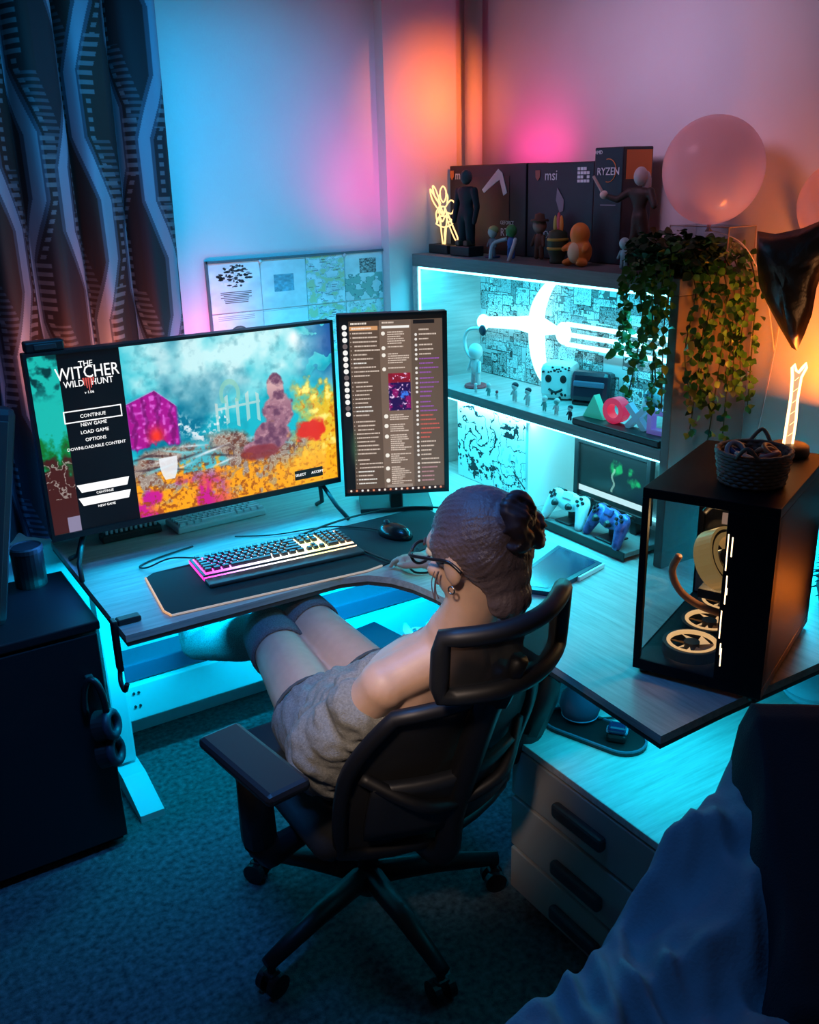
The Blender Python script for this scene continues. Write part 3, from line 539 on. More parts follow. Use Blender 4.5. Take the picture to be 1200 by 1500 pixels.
# small framed screen
h,ww=200,340; yy,xx=np.mgrid[0:h,0:ww]; f=fbm(h,ww,30,51); a=np.zeros((h,ww,3))+np.array([.03,.09,.10]); a*= (.6+.9*fbm(h,ww,80,52))[...,None]
for cx,cy,rx,ry in ((175,70,32,48),(205,60,26,30),(270,95,48,40),(255,60,30,25)): a=mix(a,(.10,.85,.45),np.clip(1.5-2*np.hypot((xx-cx)/rx,(yy-cy)/ry)+(f-.5)*3,0,1)*.85)
a=mix(a,(.75,1,.9),((np.abs(xx-175-6*np.sin(yy*.12))<5)&(yy>60)&(yy<150))*.6); a[160:182]=(.80,.97,1.0)
t=T('small_screen','small black-framed screen with green leaves glowing in the right lower bay','screen',(1.86,1.87,.766))
fx=1.85; fy0,fy1,fz0,fz1=1.722,2.026,.805,1.0
O('frame_bar',BX(fx,fx+.02,fy0,fy0+.014,fz0,fz1,.002),BLACK,t); O('frame_bar',BX(fx,fx+.02,fy1-.018,fy1,fz0,fz1,.002),BLACK,t); O('frame_bar',BX(fx,fx+.02,fy0+.014,fy1-.018,fz1-.012,fz1,.002),BLACK,t); O('frame_bar',BX(fx,fx+.02,fy0+.014,fy1-.018,fz0,fz0+.022,.002),BLACK,t); O('back',BX(fx+.008,fx+.022,fy0+.01,fy1-.01,fz0+.01,fz1-.008),BLACK,t)
quad_uv('screen',[(fx+.007,fy1-.018,fz0+.022),(fx+.007,fy0+.014,fz0+.022),(fx+.007,fy0+.014,fz1-.012),(fx+.007,fy1-.018,fz1-.012)],img_mat('leaf_picture',a,.3,es=.9,base=False),t)
for y in (1.78,1.97): O('stand',BX(1.855,1.90,y-.012,y+.012,.767,.81,.003),BLACK,t)
# riser with two game controllers
t=T('riser_board','dark wooden riser board in front of the lower bays of the hutch','board',(1.84,1.88,.741))
O('board',BX(1.735,1.93,1.69,2.06,.751,.766,.002),HB,t); O('edge',BX(1.733,1.737,1.69,2.06,.741,.767),BLACK,t)
for y in (1.72,2.03): O('runner',BX(1.75,1.92,y-.012,y+.012,.741,.751),BLACK,t)
def controller(name,label,loc,rz,shell_m,btn_m,tilt=.5,group=None,scale=1):
    t=T(name,label,'controller',loc,rz,group,local=True); M=Matrix.Scale(scale,4)@Matrix.Translation((0,0,.045))@Matrix.Rotation(tilt,4,'X')  # front faces -Y, tilted back
    bm=NB(); ell(bm,(0,0,.012),(.055,.016,.030)); ell(bm,(-.052,0,.014),(.028,.017,.028)); ell(bm,(.052,0,.014),(.028,.017,.028)); caps(bm,(-.058,0,.005),(-.070,.004,-.048),.020,.013); caps(bm,(.058,0,.005),(.070,.004,-.048),.020,.013)
    me=remesh(bm,.0045,3); me.transform(M); O('shell',me,shell_m,t,smooth=True)
    for x in (-.028,.028): bm=NB(); cyl(bm,(x,-.014,-.006),(x,-.028,-.006),.006,.011,14); xf(bm.verts,M); O('thumbstick',bm,BLACK,t,smooth=True)
    for dx,dz in ((-.009,0),(.009,0),(0,.009),(0,-.009)):
        bm=NB(); box(bm,(-.055+dx,-.018,.018+dz),(.009,.006,.009),0,.001); xf(bm.verts,M); O('pad_button',bm,btn_m,t)
        bm=NB(); cyl(bm,(.055+dx*1.2,-.014,.018+dz*1.2),(.055+dx*1.2,-.021,.018+dz*1.2),.0048,n=10); xf(bm.verts,M); O('face_button',bm,btn_m,t)
    bm=NB(); box(bm,(0,-.016,.026),(.036,.006,.020),0,.002); xf(bm.verts,M); O('touch_pad',bm,shell_m,t)
    for s in (-1,1): bm=NB(); box(bm,(s*.054,.012,.040),(.030,.016,.010),0,.003); xf(bm.verts,M); O('trigger',bm,btn_m,t)
    return t,M
WC=mat('controller_white',(.72,.76,.76),.4); SPK=mat('controller_galaxy',(.01,.02,.10),.35,col2=(.14,.16,.50),scale=60); TEALP=mat('controller_pattern',(.75,.80,.80),.5,col2=(.10,.35,.40),scale=45)
def ctrl_stand(y,x):
    s=T('controller_stand','','stand',(x,y,.766)); O('post',BX(x+.02,x+.045,y-.02,y+.02,.7665,.81,.004),BLACK,s); O('foot',BX(x-.02,x+.05,y-.032,y+.032,.7665,.772,.003),DARK,s); return s
ctrl_stand(1.965,1.775)['label']='small black stand under the white game controller'; ctrl_stand(1.79,1.77)['label']='small black stand under the dark blue game controller'
face_room=-PI/2+.1
controller('white_controller','white game controller on a stand on the riser board',(1.775,1.965,.7735),face_room-.05,WC,BLACK,-.55,scale=1.0)
controller('blue_controller','dark blue speckled game controller on a stand on the riser board',(1.77,1.79,.7735),face_room-.25,SPK,BLACK,-.55,scale=1.0)
# things on the middle shelf
controller('floral_controller','white controller with teal floral pattern at the right end of the middle shelf',(1.935,1.745,1.075),face_room,TEALP,mat('teal_dark',(.05,.20,.24),.5),-.25,scale=1.15)
t=T('face_cube','white rounded cube with a dotted cartoon face on the middle shelf','cube',(1.985,2.25,1.061),rz=-1.0,local=True)
O('cube',B((0,0,.057),(.105,.10,.112),0,.018),mat('cube_white',(.80,.82,.80),.5),t,smooth=False)
INK=mat('ink',(.01,.01,.012),.6)
for x in (-.024,.024): bm=NB(); ell(bm,(x,-.0495,.068),(.011,.004,.013),None,12,8); O('eye',bm,INK,t,smooth=True)
bm=NB(); tube(bm,smoothpts([(-.022,-.051,.036),(0,-.051,.026),(.022,-.051,.036)],6),.004,6); O('mouth',bm,INK,t)
bm=NB(); r=random.Random(2)
for k in range(16): ell(bm,(r.uniform(-.045,.045),-.0495,r.uniform(.088,.106)),(.004,.002,.003),None,8,6)
for k in range(6): ell(bm,(r.uniform(-.04,.04),-.0495,r.uniform(.006,.022)),(.004,.002,.005),None,8,6)
O('speckles',bm,INK,t)
t=T('dark_headset_case','glossy dark block leaning beside the face cube on the middle shelf','case',(2.0,2.115,1.061),rz=-1.15,local=True); M=Matrix.Translation((0,0,.052))@Matrix.Rotation(-.18,4,'X')
O('body',B((0,0,.002),(.125,.075,.095),0,.016,M),mat('case_gloss',(.02,.02,.035),.25),t); O('band',B((0,-.036,.015),(.10,.008,.018),0,.004,M@Matrix()),mat('case_band',(.10,.14,.22),.3),t); O('foot',B((0,0,.006),(.11,.07,.012),0,.004),BLACK,t)
t=T('symbol_lamp','four coloured button symbols standing on a black bar on the middle shelf','ornament',(1.84,1.82,1.061))
O('base',BX(1.785,1.85,1.64,1.97,1.0605,1.080,.004),BLACK,t)
def onx(y,z,x=1.835): return Matrix.Translation((x,y,z))@face_m((0,0,0),(.1,-1,0),(0,0,1))
bm=NB()
def ringpoly(bm,P,q,d0,d1,M):
    n=len(P); a=[];b=[];c=[];d=[]
    for (x,y) in P: a.append(bm.verts.new((x,y,d0))); b.append(bm.verts.new((x,y,d1)))
    for (x,y) in q: c.append(bm.verts.new((x,y,d0))); d.append(bm.verts.new((x,y,d1)))
    for i in range(n):
        j=(i+1)%n; bm.faces.new((a[i],a[j],b[j],b[i])); bm.faces.new((c[i],d[i],d[j],c[j])); bm.faces.new((b[i],b[j],d[j],d[i])); bm.faces.new((a[i],c[i],c[j],a[j]))
    xf(a+b+c+d,M)
tp=lambda s:[(s*math.cos(PI/2+2*PI*k/3),s*math.sin(PI/2+2*PI*k/3)) for k in range(3)]
cp=lambda s,n=28:[(s*math.cos(2*PI*k/n),s*math.sin(2*PI*k/n)) for k in range(n)]
TG=mat('symbol_teal',(.05,.62,.42),.4,emit=(.02,.45,.33),es=.35); RG=mat('symbol_red',(.75,.03,.10),.4,emit=(.8,.02,.10),es=.45); BG=mat('symbol_blue',(.25,.55,.75),.4,emit=(.1,.35,.5),es=.25); SG=mat('symbol_lilac',(.35,.35,.75),.4,emit=(.2,.15,.6),es=.3)
bm=NB(); prism(bm,tp(.044),-.012,.012,onx(1.925,1.103)); O('triangle',bm,TG,t)
bm=NB(); ringpoly(bm,cp(.036),cp(.020),-.016,.016,onx(1.845,1.117)); O('ring',bm,RG,t,smooth=False)
bm=NB()
for s in (-1,1): box(bm,(0,0,0),(.088,.016,.02),0,0,onx(1.765,1.112)@Matrix.Rotation(s*PI/4,4,'Z'))
O('cross',bm,BG,t)
bm=NB(); sq=lambda s:[(s,s),(-s,s),(-s,-s),(s,-s)]; ringpoly(bm,sq(.033),sq(.020),-.012,.012,onx(1.685,1.114)); O('square',bm,SG,t)
# neon sword sign on the back
t=T('sword_light','glowing white sword shaped light across the comic paper in the hutch','lamp',(2.02,2.25,1.26)); NEON=emis('neon_white',(.30,.85,1.0),3.4)
sx=2.015
O('grip',TU([(sx,2.70,1.247),(sx,2.50,1.265)],[.019,.022],10),NEON,t,smooth=True); O('pommel',EL((sx,2.695,1.247),(.02,.028,.028)),NEON,t,smooth=True)
O('crossguard',TU(smoothpts([(sx,2.31,1.425),(sx,2.36,1.385),(sx,2.40,1.32),(sx,2.405,1.25),(sx,2.395,1.17),(sx,2.37,1.11),(sx,2.34,1.085)],6),[.007+.022*math.sin(PI*i/36) for i in range(37)],10),NEON,t,smooth=True)
O('collar',TU([(sx,2.50,1.265),(sx,2.40,1.268),(sx,2.30,1.262)],[.022,.034,.012],10),NEON,t,smooth=True); O('gem',EL((sx,2.275,1.257),(.014,.035,.036)),NEON,t,smooth=True)
for z0,z1,y1 in ((1.288,1.290,1.74),(1.256,1.262,1.72),(1.225,1.232,1.78)): O('blade_line',TU([(sx,2.26,z0),(sx,y1,z1)],.0075,8),NEON,t,smooth=True)
for y in (2.6,1.95): O('clip',BX(2.02,2.046,y-.01,y+.01,1.25,1.27),WHITE,t)
# toys on the middle shelf
SKIN=mat('toy_skin',(.72,.60,.52),.5)
def toy(name,label,loc,hgt,body,head,hair=None,rz=0,arms=True,group=None,base=None,bw=1.0):
    t=T(name,label,'figurine',loc,rz,group,local=True); k=hgt
    if base: O('base',LA([(.0,0),(.24*k,0),(.26*k,.02*k),(.24*k,.06*k),(0,.06*k)],16),base,t)
    for s in (-1,1): bm=NB(); caps(bm,(s*.09*k*bw,0,.09*k),(s*.07*k*bw,0,.34*k),.06*k*bw,.06*k*bw,10); O('leg',bm,body,t,smooth=True)
    bm=NB(); ell(bm,(0,0,.46*k),(.14*k*bw,.10*k*bw,.20*k),None,14,10); O('body',bm,body,t,smooth=True)
    if arms:
        for s in (-1,1): bm=NB(); caps(bm,(s*.14*k*bw,0,.56*k),(s*.21*k*bw,-.05*k,.36*k),.045*k,.04*k,10); O('arm',bm,body,t,smooth=True)
    bm=NB(); ell(bm,(0,0,.80*k),(.17*k,.16*k,.18*k),None,16,12); O('head',bm,head,t,smooth=True)
    if hair: bm=NB(); ell(bm,(0,.03*k,.86*k),(.185*k,.17*k,.15*k),None,16,12); O('hair',bm,hair,t,smooth=True)
    return t
PALE=mat('toy_pale',(.70,.74,.72),.5); TEALM=mat('toy_teal',(.15,.45,.42),.5); REDM=mat('toy_red',(.60,.08,.10),.5); HAIRD=mat('toy_dark_hair',(.015,.02,.04),.5); GOLD=mat('toy_straw',(.60,.45,.15),.5); GREEN=mat('toy_green',(.06,.30,.08),.5); BLUEM=mat('toy_blue',(.05,.16,.50),.5); BROWN=mat('toy_brown',(.12,.055,.03),.6); ORM=mat('toy_orange',(.80,.25,.03),.5); CREAM=mat('toy_cream',(.85,.70,.40),.5)
t=toy('action_figure','pale jointed figure raising one arm at the left end of the middle shelf',(1.87,2.545,1.061),.15,PALE,PALE,None,-PI/2,base=REDM)
bm=NB(); tube(bm,smoothpts([(-.02,0,.09),(-.055,0,.12),(-.06,0,.16),(-.03,0,.19),(.04,0,.20)],6),[.006]*25,8); O('raised_arm',bm,PALE,t,smooth=True); bm=NB(); ell(bm,(.045,-.005,.195),(.018,.006,.018)); O('disc',bm,HAIRD,t,smooth=True)
minis=[(1.815,2.47,.034,PALE,PALE,None,'tiny plain pale figure nearest the action figure'),(1.815,2.40,.045,TEALM,PALE,None,'tiny teal figure on the shelf front'),(1.81,2.35,.030,PALE,REDM,None,'tiny pale figure with a red head on the shelf front'),(1.83,2.285,.062,PALE,PALE,HAIRD,'small white figure with round dark hair, left of the pair on the shelf front'),(1.825,2.215,.058,PALE,PALE,HAIRD,'small white figure with round dark hair, right of the pair on the shelf front'),(1.82,2.13,.048,TEALM,PALE,PALE,'small pale and teal figure right of the dark haired pair'),(1.815,2.07,.052,PALE,TEALM,PALE,'small white capped figure near the symbol lamp'),(1.805,2.0,.045,HAIRD,PALE,HAIRD,'small dark figure touching the left end of the symbol lamp')]
for x,y,k,b_,hd,hr,lb in minis: toy('mini_figure',lb,(x,y,1.061),k,b_,hd,hr,-PI/2+.1,group='tiny figures along the middle shelf')
t=T('storage_tin','small pale tin at the far right end of the middle shelf','tin',(1.86,1.655,1.061)); O('body',LA([(0,.0),(.020,0),(.022,.004),(.022,.07),(.020,.072),(0,.072)],18,(1.90,1.66,1.0605)),PALE,t,smooth=False); O('lid',LA([(0,.072),(.023,.072),(.023,.08),(0,.082)],18,(1.90,1.66,1.0605)),WHITE,t)
# ================================================================== on top of the hutch
CARD=mat('dark_card',(.012,.012,.02),.4,var=.3,scale=6); WT=mat('print_white',(.75,.75,.78),.5); RD=mat('print_red',(.07,.008,.015),.5,col2=(.02,.005,.010),scale=14); GR=mat('print_grey',(.25,.25,.30),.5); OGD=mat('print_orange',(.75,.22,.04),.5)
def onfront(x,y,z): return face_m((x,y,z),(0,-1,0),(0,0,1))
t=T('card_box','wide dark carton with a red print, leftmost of the three boxes on the hutch','box',(1.98,2.58,1.49)); bx=1.94
O('carton',BX(bx,2.03,2.378,2.785,1.4905,1.766,.003),CARD,t); O('red_print',BX(bx-.001,bx,2.46,2.69,1.505,1.73),RD,t)
O('pale_stripe',PR([(0,0),(.085,.062),(.105,.05),(.13,-.01),(.112,-.018),(.092,.030),(.01,-.01)],0,.0015,onfront(bx-.001,2.60,1.69)),WT,t); O('lettering',text('msi',.04,onfront(bx-.001,2.725,1.735)),WT,t); O('shield',PR([(-.011,.014),(.011,.014),(.010,-.006),(0,-.016),(-.010,-.006)],0,.001,onfront(bx-.001,2.770,1.737)),OGD,t); O('lettering',text('RTX',.035,onfront(bx-.001,2.47,1.56)),WT,t); O('lettering',text('GEFORCE',.016,onfront(bx-.001,2.47,1.59)),WT,t)
t=T('card_box','dark carton with a small pale emblem, middle of the three boxes on the hutch','box',(1.98,2.22,1.49))
O('carton',BX(bx+.002,2.03,2.083,2.374,1.4905,1.764,.003),CARD,t); O('lettering',text('msi',.042,onfront(bx+.001,2.265,1.728)),WT,t); O('shield',PR([(-.011,.014),(.011,.014),(.010,-.006),(0,-.016),(-.010,-.006)],0,.001,onfront(bx+.001,2.325,1.73)),mat('print_dull_red',(.40,.12,.08),.5),t)
bm=NB()
for i in range(4):
    for j in range(4):
        if (i*3+j*5)%7!=2: box(bm,(bx+.001,2.135-i*.013+.01,1.745-j*.011),(.001,.011,.008))
O('print_block',bm,WT,t); O('dark_print',PR([(0,.035),(.03,.0),(.028,-.03),(.012,-.035),(-.005,.0)],0,.001,onfront(bx+.001,2.235,1.66)),GR,t)
O('lettering',text('RTX',.03,onfront(bx+.001,2.29,1.56)),WT,t)
t=T('card_box','tall dark carton with an orange side, rightmost of the three boxes on the hutch','box',(1.99,2.02,1.49)); bx=1.938
O('carton',BX(bx,2.05,1.968,2.079,1.4905,1.798,.003),CARD,t); O('lettering',text('RYZEN',.028,onfront(bx-.001,2.023,1.735)),WT,t); O('lettering',text('AMD',.014,onfront(bx-.001,2.063,1.785)),WT,t); O('side_print',BX(bx+.012,2.045,1.967,1.968,1.715,1.79),OGD,t); O('ring_print',TU([(bx-.001,2.023+.030*math.cos(k*PI/12),1.738+.030*math.sin(k*PI/12)) for k in range(5,20)],.0012,6),OGD,t)
bm=NB(); box(bm,(bx-.0005,2.02,1.648),(.001,.06,.003)); O('line_print',bm,GR,t)
# rainbow ornament and figures
WIRE=emis('warm_wire',(1.0,.60,.24),1.9)
t=T('wire_lamp','glowing wire figure lamp on a black block at the left end of the hutch top','lamp',(1.86,2.71,1.49)); O('block',BX(1.835,1.885,2.655,2.765,1.4905,1.520,.003),BLACK,t)
def wz(pts,k=6,r=.0026): return TU(smoothpts([(1.86,2.71-p[0]*1.22,1.52+p[1]*1.16) for p in pts],k),r,6)
for nm,pp in (('wire_body',[(-.004,0),(-.012,.04),(-.018,.075),(-.010,.10),(.008,.10),(.016,.075),(.012,.04),(.006,0)]),('wire_head',[(-.012,.125),(-.014,.145),(0,.158),(.014,.145),(.012,.125),(0,.115),(-.012,.125)]),('wire_wing',[(-.008,.10),(-.045,.135),(-.062,.150),(-.055,.125),(-.030,.10),(-.008,.095)]),('wire_wing',[(.008,.10),(.035,.12),(.055,.11),(.040,.085),(.008,.09)]),('wire_leg',[(-.014,.07),(-.01,.03),(-.004,0)]),('wire_blade',[(.012,.08),(.035,.04),(.058,.012),(.066,.02),(.045,.05),(.02,.085)]),('wire_skirt',[(-.035,.055),(-.01,.048),(.015,.048),(.045,.06),(.02,.075),(-.02,.075),(-.035,.055)]),('wire_arm',[(-.016,.105),(-.035,.085),(-.03,.06)]),('wire_fold',[(-.030,.058),(-.020,.075),(-.005,.062),(.010,.078),(.022,.062),(.038,.066)]),('wire_hair',[(-.013,.14),(-.022,.125),(-.018,.10),(-.026,.085)]),('wire_hair',[(.013,.14),(.022,.13),(.018,.112)]),('wire_bodice',[(-.012,.105),(0,.085),(.010,.105),(0,.078),(-.012,.09)]),('wire_wing',[(-.012,.11),(-.036,.150),(-.050,.158),(-.040,.13),(-.012,.105)]),('wire_leg',[(.010,.05),(.004,.03),(.006,.012),(.002,0)])): O(nm,wz(pp),WIRE,t,smooth=True)
CLOTH_D=mat('doll_black',(.012,.012,.016),.7)
t=T('standing_doll','dark clothed figure seen from behind on a black block on the hutch top','figurine',(1.85,2.565,1.49),rz=-PI/2,local=True)
O('block',B((0,0,.016),(.105,.06,.031),0,.003),BLACK,t)
bm=NB()
for s in (-1,1): caps(bm,(s*.022,0,.045),(s*.018,0,.125),.014,.019,12)
ell(bm,(0,0,.135),(.033,.02,.025)); loft(bm,[((0,0,.125),(.03,0,0),(0,.018,0)),((0,0,.16),(.027,0,0),(0,.017,0)),((0,0,.20),(.040,0,0),(0,.02,0)),((0,0,.212),(.03,0,0),(0,.016,0))])
for s in (-1,1): caps(bm,(s*.042,0,.20),(s*.056,0,.15),.012,.010,10); caps(bm,(s*.056,0,.15),(s*.055,-.01,.105),.010,.008,10)
O('figure',remesh(bm,.004,3),CLOTH_D,t,smooth=True); bm=NB(); ell(bm,(0,0,.240),(.018,.02,.023)); O('hair',bm,mat('doll_hair',(.05,.05,.055),.6),t,smooth=True)
for s in (-1,1): bm=NB(); box(bm,(s*.022,-.006,.040),(.022,.035,.018),0,.004); O('boot',bm,BROWN,t)
toy('small_figure','small figure with straw coloured hair on a dark blue base on the hutch top',(1.86,2.44,1.4905),.095,mat('toy_grey',(.20,.20,.22),.5),SKIN,GOLD,-PI/2,base=mat('navy_base',(.02,.03,.10),.5))
t=toy('crouching_figure','green headed figure with blue body leaning on long limbs on the hutch top',(1.85,2.335,1.4905),.105,BLUEM,GREEN,None,-PI/2,arms=False)
for s in (-1,1): bm=NB(); tube(bm,smoothpts([(s*.02,0,.06),(s*.05,-.03,.045),(s*.045,-.045,.0)],5),.006,8); O('limb',bm,PALE,t,smooth=True)
t=toy('hatted_figure','brown figure in a wide hat behind the green headed one on the hutch top',(1.88,2.24,1.4905),.125,BROWN,mat('toy_face',(.35,.22,.16),.5),None,-PI/2); bm=NB(); lathe(bm,[(0,.118),(.026,.118),(.028,.112),(.016,.118),(.014,.132),(0,.136)],18); O('hat',bm,BROWN,t,smooth=True)
t=T('carved_totem','dark green carved totem with yellow bands on the hutch top','ornament',(1.86,2.135,1.49)); TOT=mat('totem_green',(.03,.06,.03),.6); TOY=mat('totem_yellow',(.45,.38,.06),.6)
O('post',LA([(0,0),(.022,0),(.024,.008),(.020,.014),(.028,.03),(.030,.06),(.026,.085),(.018,.092),(0,.094)],18,(1.86,2.135,1.4905)),TOT,t,smooth=True)
for z in (.036,.060): O('band',LA([(.0265,z),(.031,z+.004),(.031,z+.008),(.0265,z+.012)],18,(1.86,2.135,1.4905)),TOY,t,smooth=True)
for dy,dz,m_ in ((.012,.0,TOY),(-.002,.008,REDM),(-.014,.0,ORM)): O('feather',EL((1.86,2.135+dy,1.597+dz),(.004,.008,.026)),m_,t,smooth=True)
t=T('orange_toy','plain round orange vinyl toy with a cream belly on the hutch top','figurine',(1.85,2.03,1.49),rz=-PI/2,local=True)
bm=NB(); ell(bm,(0,0,.038),(.036,.032,.038)); ell(bm,(0,-.002,.085),(.029,.027,.032)); 
for s in (-1,1): ell(bm,(s*.028,-.018,.010),(.014,.020,.010)); caps(bm,(s*.034,-.006,.055),(s*.042,-.022,.045),.010,.008,10)
O('body',remesh(bm,.004,3),ORM,t,smooth=True); bm=NB(); ell(bm,(0,-.018,.037),(.024,.018,.029)); O('belly',bm,CREAM,t,smooth=True)
t=toy('teal_toy','small pale teal toy figure beside the ivy on the hutch top',(1.84,1.85,1.4905),.085,mat('toy_mint',(.25,.55,.58),.5),mat('toy_mint_light',(.40,.68,.70),.5),None,-PI/2,arms=True)
t=T('slim_figure','tall slim dark warrior figure with pale hair striding at the right of the boxes','figurine',(1.90,1.86,1.49),rz=-PI/2+.2,local=True)
O('base',LA([(0,0),(.045,0),(.045,.008),(0,.008)],20),BLACK,t); bm=NB(); caps(bm,(-.035,0,.012),(-.012,0,.085),.009,.014); caps(bm,(-.012,0,.085),(-.004,0,.13),.014,.018); caps(bm,(.045,0,.012),(.020,.0,.08),.009,.013); caps(bm,(.020,0,.08),(.004,0,.13),.013,.018)
loft(bm,[((0,0,.12),(.026,0,0),(0,.016,0)),((-.002,0,.155),(.018,0,0),(0,.013,0)),((-.004,0,.19),(.032,0,0),(0,.017,0)),((-.004,0,.205),(.02,0,0),(0,.012,0))]); caps(bm,(-.034,0,.195),(-.065,-.01,.175),.011,.009); caps(bm,(-.065,-.01,.175),(-.095,-.02,.185),.009,.007); caps(bm,(.028,0,.195),(.048,-.01,.16),.011,.009)
O('figure',remesh(bm,.004,3),mat('doll_dark_brown',(.035,.022,.016),.6),t,smooth=True); bm=NB(); ell(bm,(-.003,0,.232),(.018,.02,.024)); ell(bm,(.008,.012,.215),(.012,.012,.03)); O('hair',bm,mat('doll_silver_hair',(.45,.42,.42),.5),t,smooth=True)
O('staff',TU([(-.10,-.025,.19),(-.13,-.03,.235)],.004,6),mat('doll_staff',(.45,.35,.3),.5),t); O('pale_hand',EL((-.10,-.022,.188),.011),SKIN,t,smooth=True)
# clear box, ivy, balloons
CLEAR=bpy.data.materials.new('clear_acrylic'); CLEAR.use_nodes=True; N=CLEAR.node_tree.nodes; L=CLEAR.node_tree.links; mx=N.new('ShaderNodeMixShader'); tr=N.new('ShaderNodeBsdfTransparent'); gl_=N.new('ShaderNodeBsdfGlossy'); gl_.inputs['Roughness'].default_value=.05; tr.inputs[0].default_value=(.92,.95,.96,1); mx.inputs[0].default_value=.08; L.new(tr.outputs[0],mx.inputs[1]); L.new(gl_.outputs[0],mx.inputs[2]); L.new(mx.outputs[0],N['Material Output'].inputs[0])
t=T('clear_case','clear acrylic display case behind the ivy at the right end of the hutch','case',(1.99,1.69,1.49)); a0,a1,b0,b1,c0,c1=1.945,2.045,1.605,1.795,1.491,1.600
for nm,c in (('pane',(a0,a0+.003,b0,b1,c0,c1)),('pane',(a1-.003,a1,b0,b1,c0,c1)),('pane',(a0,a1,b0,b0+.003,c0,c1)),('pane',(a0,a1,b1-.003,b1,c0,c1)),('pane',(a0,a1,b0,b1,c1-.003,c1))): O(nm,BX(*c),CLEAR,t)
O('floor_plate',BX(a0,a1,b0,b1,1.4905,1.4945),BLACK,t)
for p0,p1 in (((a0,b0,c1),(a0,b1,c1)),((a0,b0,c0),(a0,b0,c1)),((a0,b1,c0),(a0,b1,c1)),((a1,b0,c1),(a1,b0,c0)),((a0,b0,c1),(a1,b0,c1))): O('edge',TU([p0,p1],.0015,6),mat('acrylic_edge',(.35,.28,.25),.3),t)
for k,(my,q,mb,mh,lb) in enumerate(((1.765,.066,HAIRD,PALE,'miniature dark robed figure at the left end inside the clear case'),(1.70,.050,PALE,BROWN,'miniature pale figure in the middle of the clear case'),(1.645,.060,REDM,SKIN,'miniature red robed figure at the right end inside the clear case'))):
    tt=T('case_figure',lb,'figurine',(1.995,my,1.4955),local=True,group='miniatures in the clear case')
    O('body',LA([(0,0),(.013,0),(.008,.3*q),(.010,.6*q),(0,.75*q)],12),mb,tt,smooth=True); O('head',EL((0,0,.85*q),.16*q,None,10,8),mh,tt,smooth=True); O('arm',TU([(-.012,-.004,.35*q),(0,-.010,.55*q),(.012,-.004,.35*q)],.003,6),mb,tt,smooth=True)
def leafmesh(m,L_=.030,W_=.014):
    bm=NB(); rows=[(0,.0),(.22,.75),(.45,1.0),(.70,.72),(1,.0)]; P=[]
    for u_,w_ in rows:
        z=-.18*u_*u_*L_; P.append([bm.verts.new((-w_*W_/1,u_*L_,z+.003*w_)),bm.verts.new((0,u_*L_,z)),bm.verts.new((w_*W_,u_*L_,z+.003*w_))] if w_ else [bm.verts.new((0,u_*L_,z))])
    for a_,b_ in zip(P,P[1:]):
        if len(a_)==1: bm.faces.new((a_[0],b_[1],b_[0])); bm.faces.new((a_[0],b_[2],b_[1]))
        elif len(b_)==1: bm.faces.new((a_[0],a_[1],b_[0])); bm.faces.new((a_[1],a_[2],b_[0]))
        else: bm.faces.new((a_[0],a_[1],b_[1],b_[0])); bm.faces.new((a_[1],a_[2],b_[2],b_[1]))
    me=bpy.data.meshes.new('leaf'); bm.to_mesh(me); bm.free(); me.materials.append(m); me.polygons.foreach_set('use_smooth',[True]*len(me.polygons)); return me
LG=mat('ivy_leaf',(.04,.17,.03),.45,col2=(.10,.34,.05),scale=9); LGD=mat('ivy_leaf_dark',(.02,.07,.025),.5)
iv=T('trailing_ivy','green trailing ivy hanging over the right end of the hutch','plant',(1.86,1.70,1.49))
O('pot',LA([(0,0),(.045,0),(.056,.06),(.058,.066),(.052,.066),(.048,.05),(0,.05)],20,(1.865,1.695,1.4905)),DARK,iv,smooth=True)
lm=[leafmesh(LG,.025,.0115),leafmesh(LG,.020,.0095),leafmesh(LGD,.025,.011)]; r=random.Random(21); nleaf=0
def put_leaf(p,dirv,k):
    global nleaf
    o=bpy.data.objects.new('leaf',lm[k]); COL.objects.link(o); o.parent=iv; o.matrix_parent_inverse=INV[iv.name]
    y=V(dirv).normalized(); z=V((-.6,-.55,.6))+V((r.uniform(-.7,.7),r.uniform(-.7,.7),r.uniform(-.4,.4))); x=y.cross(z).normalized(); z=x.cross(y); s=r.uniform(.8,1.15)
    o.matrix_basis=Matrix(((x.x*s,y.x*s,z.x*s,p[0]),(x.y*s,y.y*s,z.y*s,p[1]),(x.z*s,y.z*s,z.z*s,p[2]),(0,0,0,1))); nleaf+=1
runs=[]
for k in range(7):      # over the lit front edge
    y=1.615+.024*k+r.uniform(-.01,.01); runs.append(([(1.85,1.69,1.56),(1.79,(y+1.69)/2,1.55),(1.755,y,1.47),(1.752,y+r.uniform(-.02,.02),1.38),(1.755,y+r.uniform(-.03,.02),1.38-r.uniform(.06,.30)*(1.2-.10*k))],0))
for k in range(9):      # over the orange side
    x=1.80+.027*k; runs.append(([(1.87,1.69,1.56),(x,1.64,1.56),(x+.01,1.578,1.47),(x+r.uniform(-.02,.02),1.575,1.32),(x+r.uniform(-.03,.03),1.575,1.32-r.uniform(.10,.28))],2))
bs=NB(); extra=NB()
for pts,kind in runs:
    q=smoothpts(pts,7); tube(bs,q,.0018,5)
    for i in range(2,len(q),2 if kind==2 else 1):
        for rep in range(1 if i<9 else 1):
            if nleaf>=298: break
            d=V((r.uniform(-1,1),r.uniform(-1,1),r.uniform(-1.1,.2))); d.x-= .25; d.y-=.25 if kind==2 else .1
            put_leaf(q[i]+V((r.uniform(-.004,.004),r.uniform(-.004,.004),0)),d,kind if r.random()<.8 else 1)
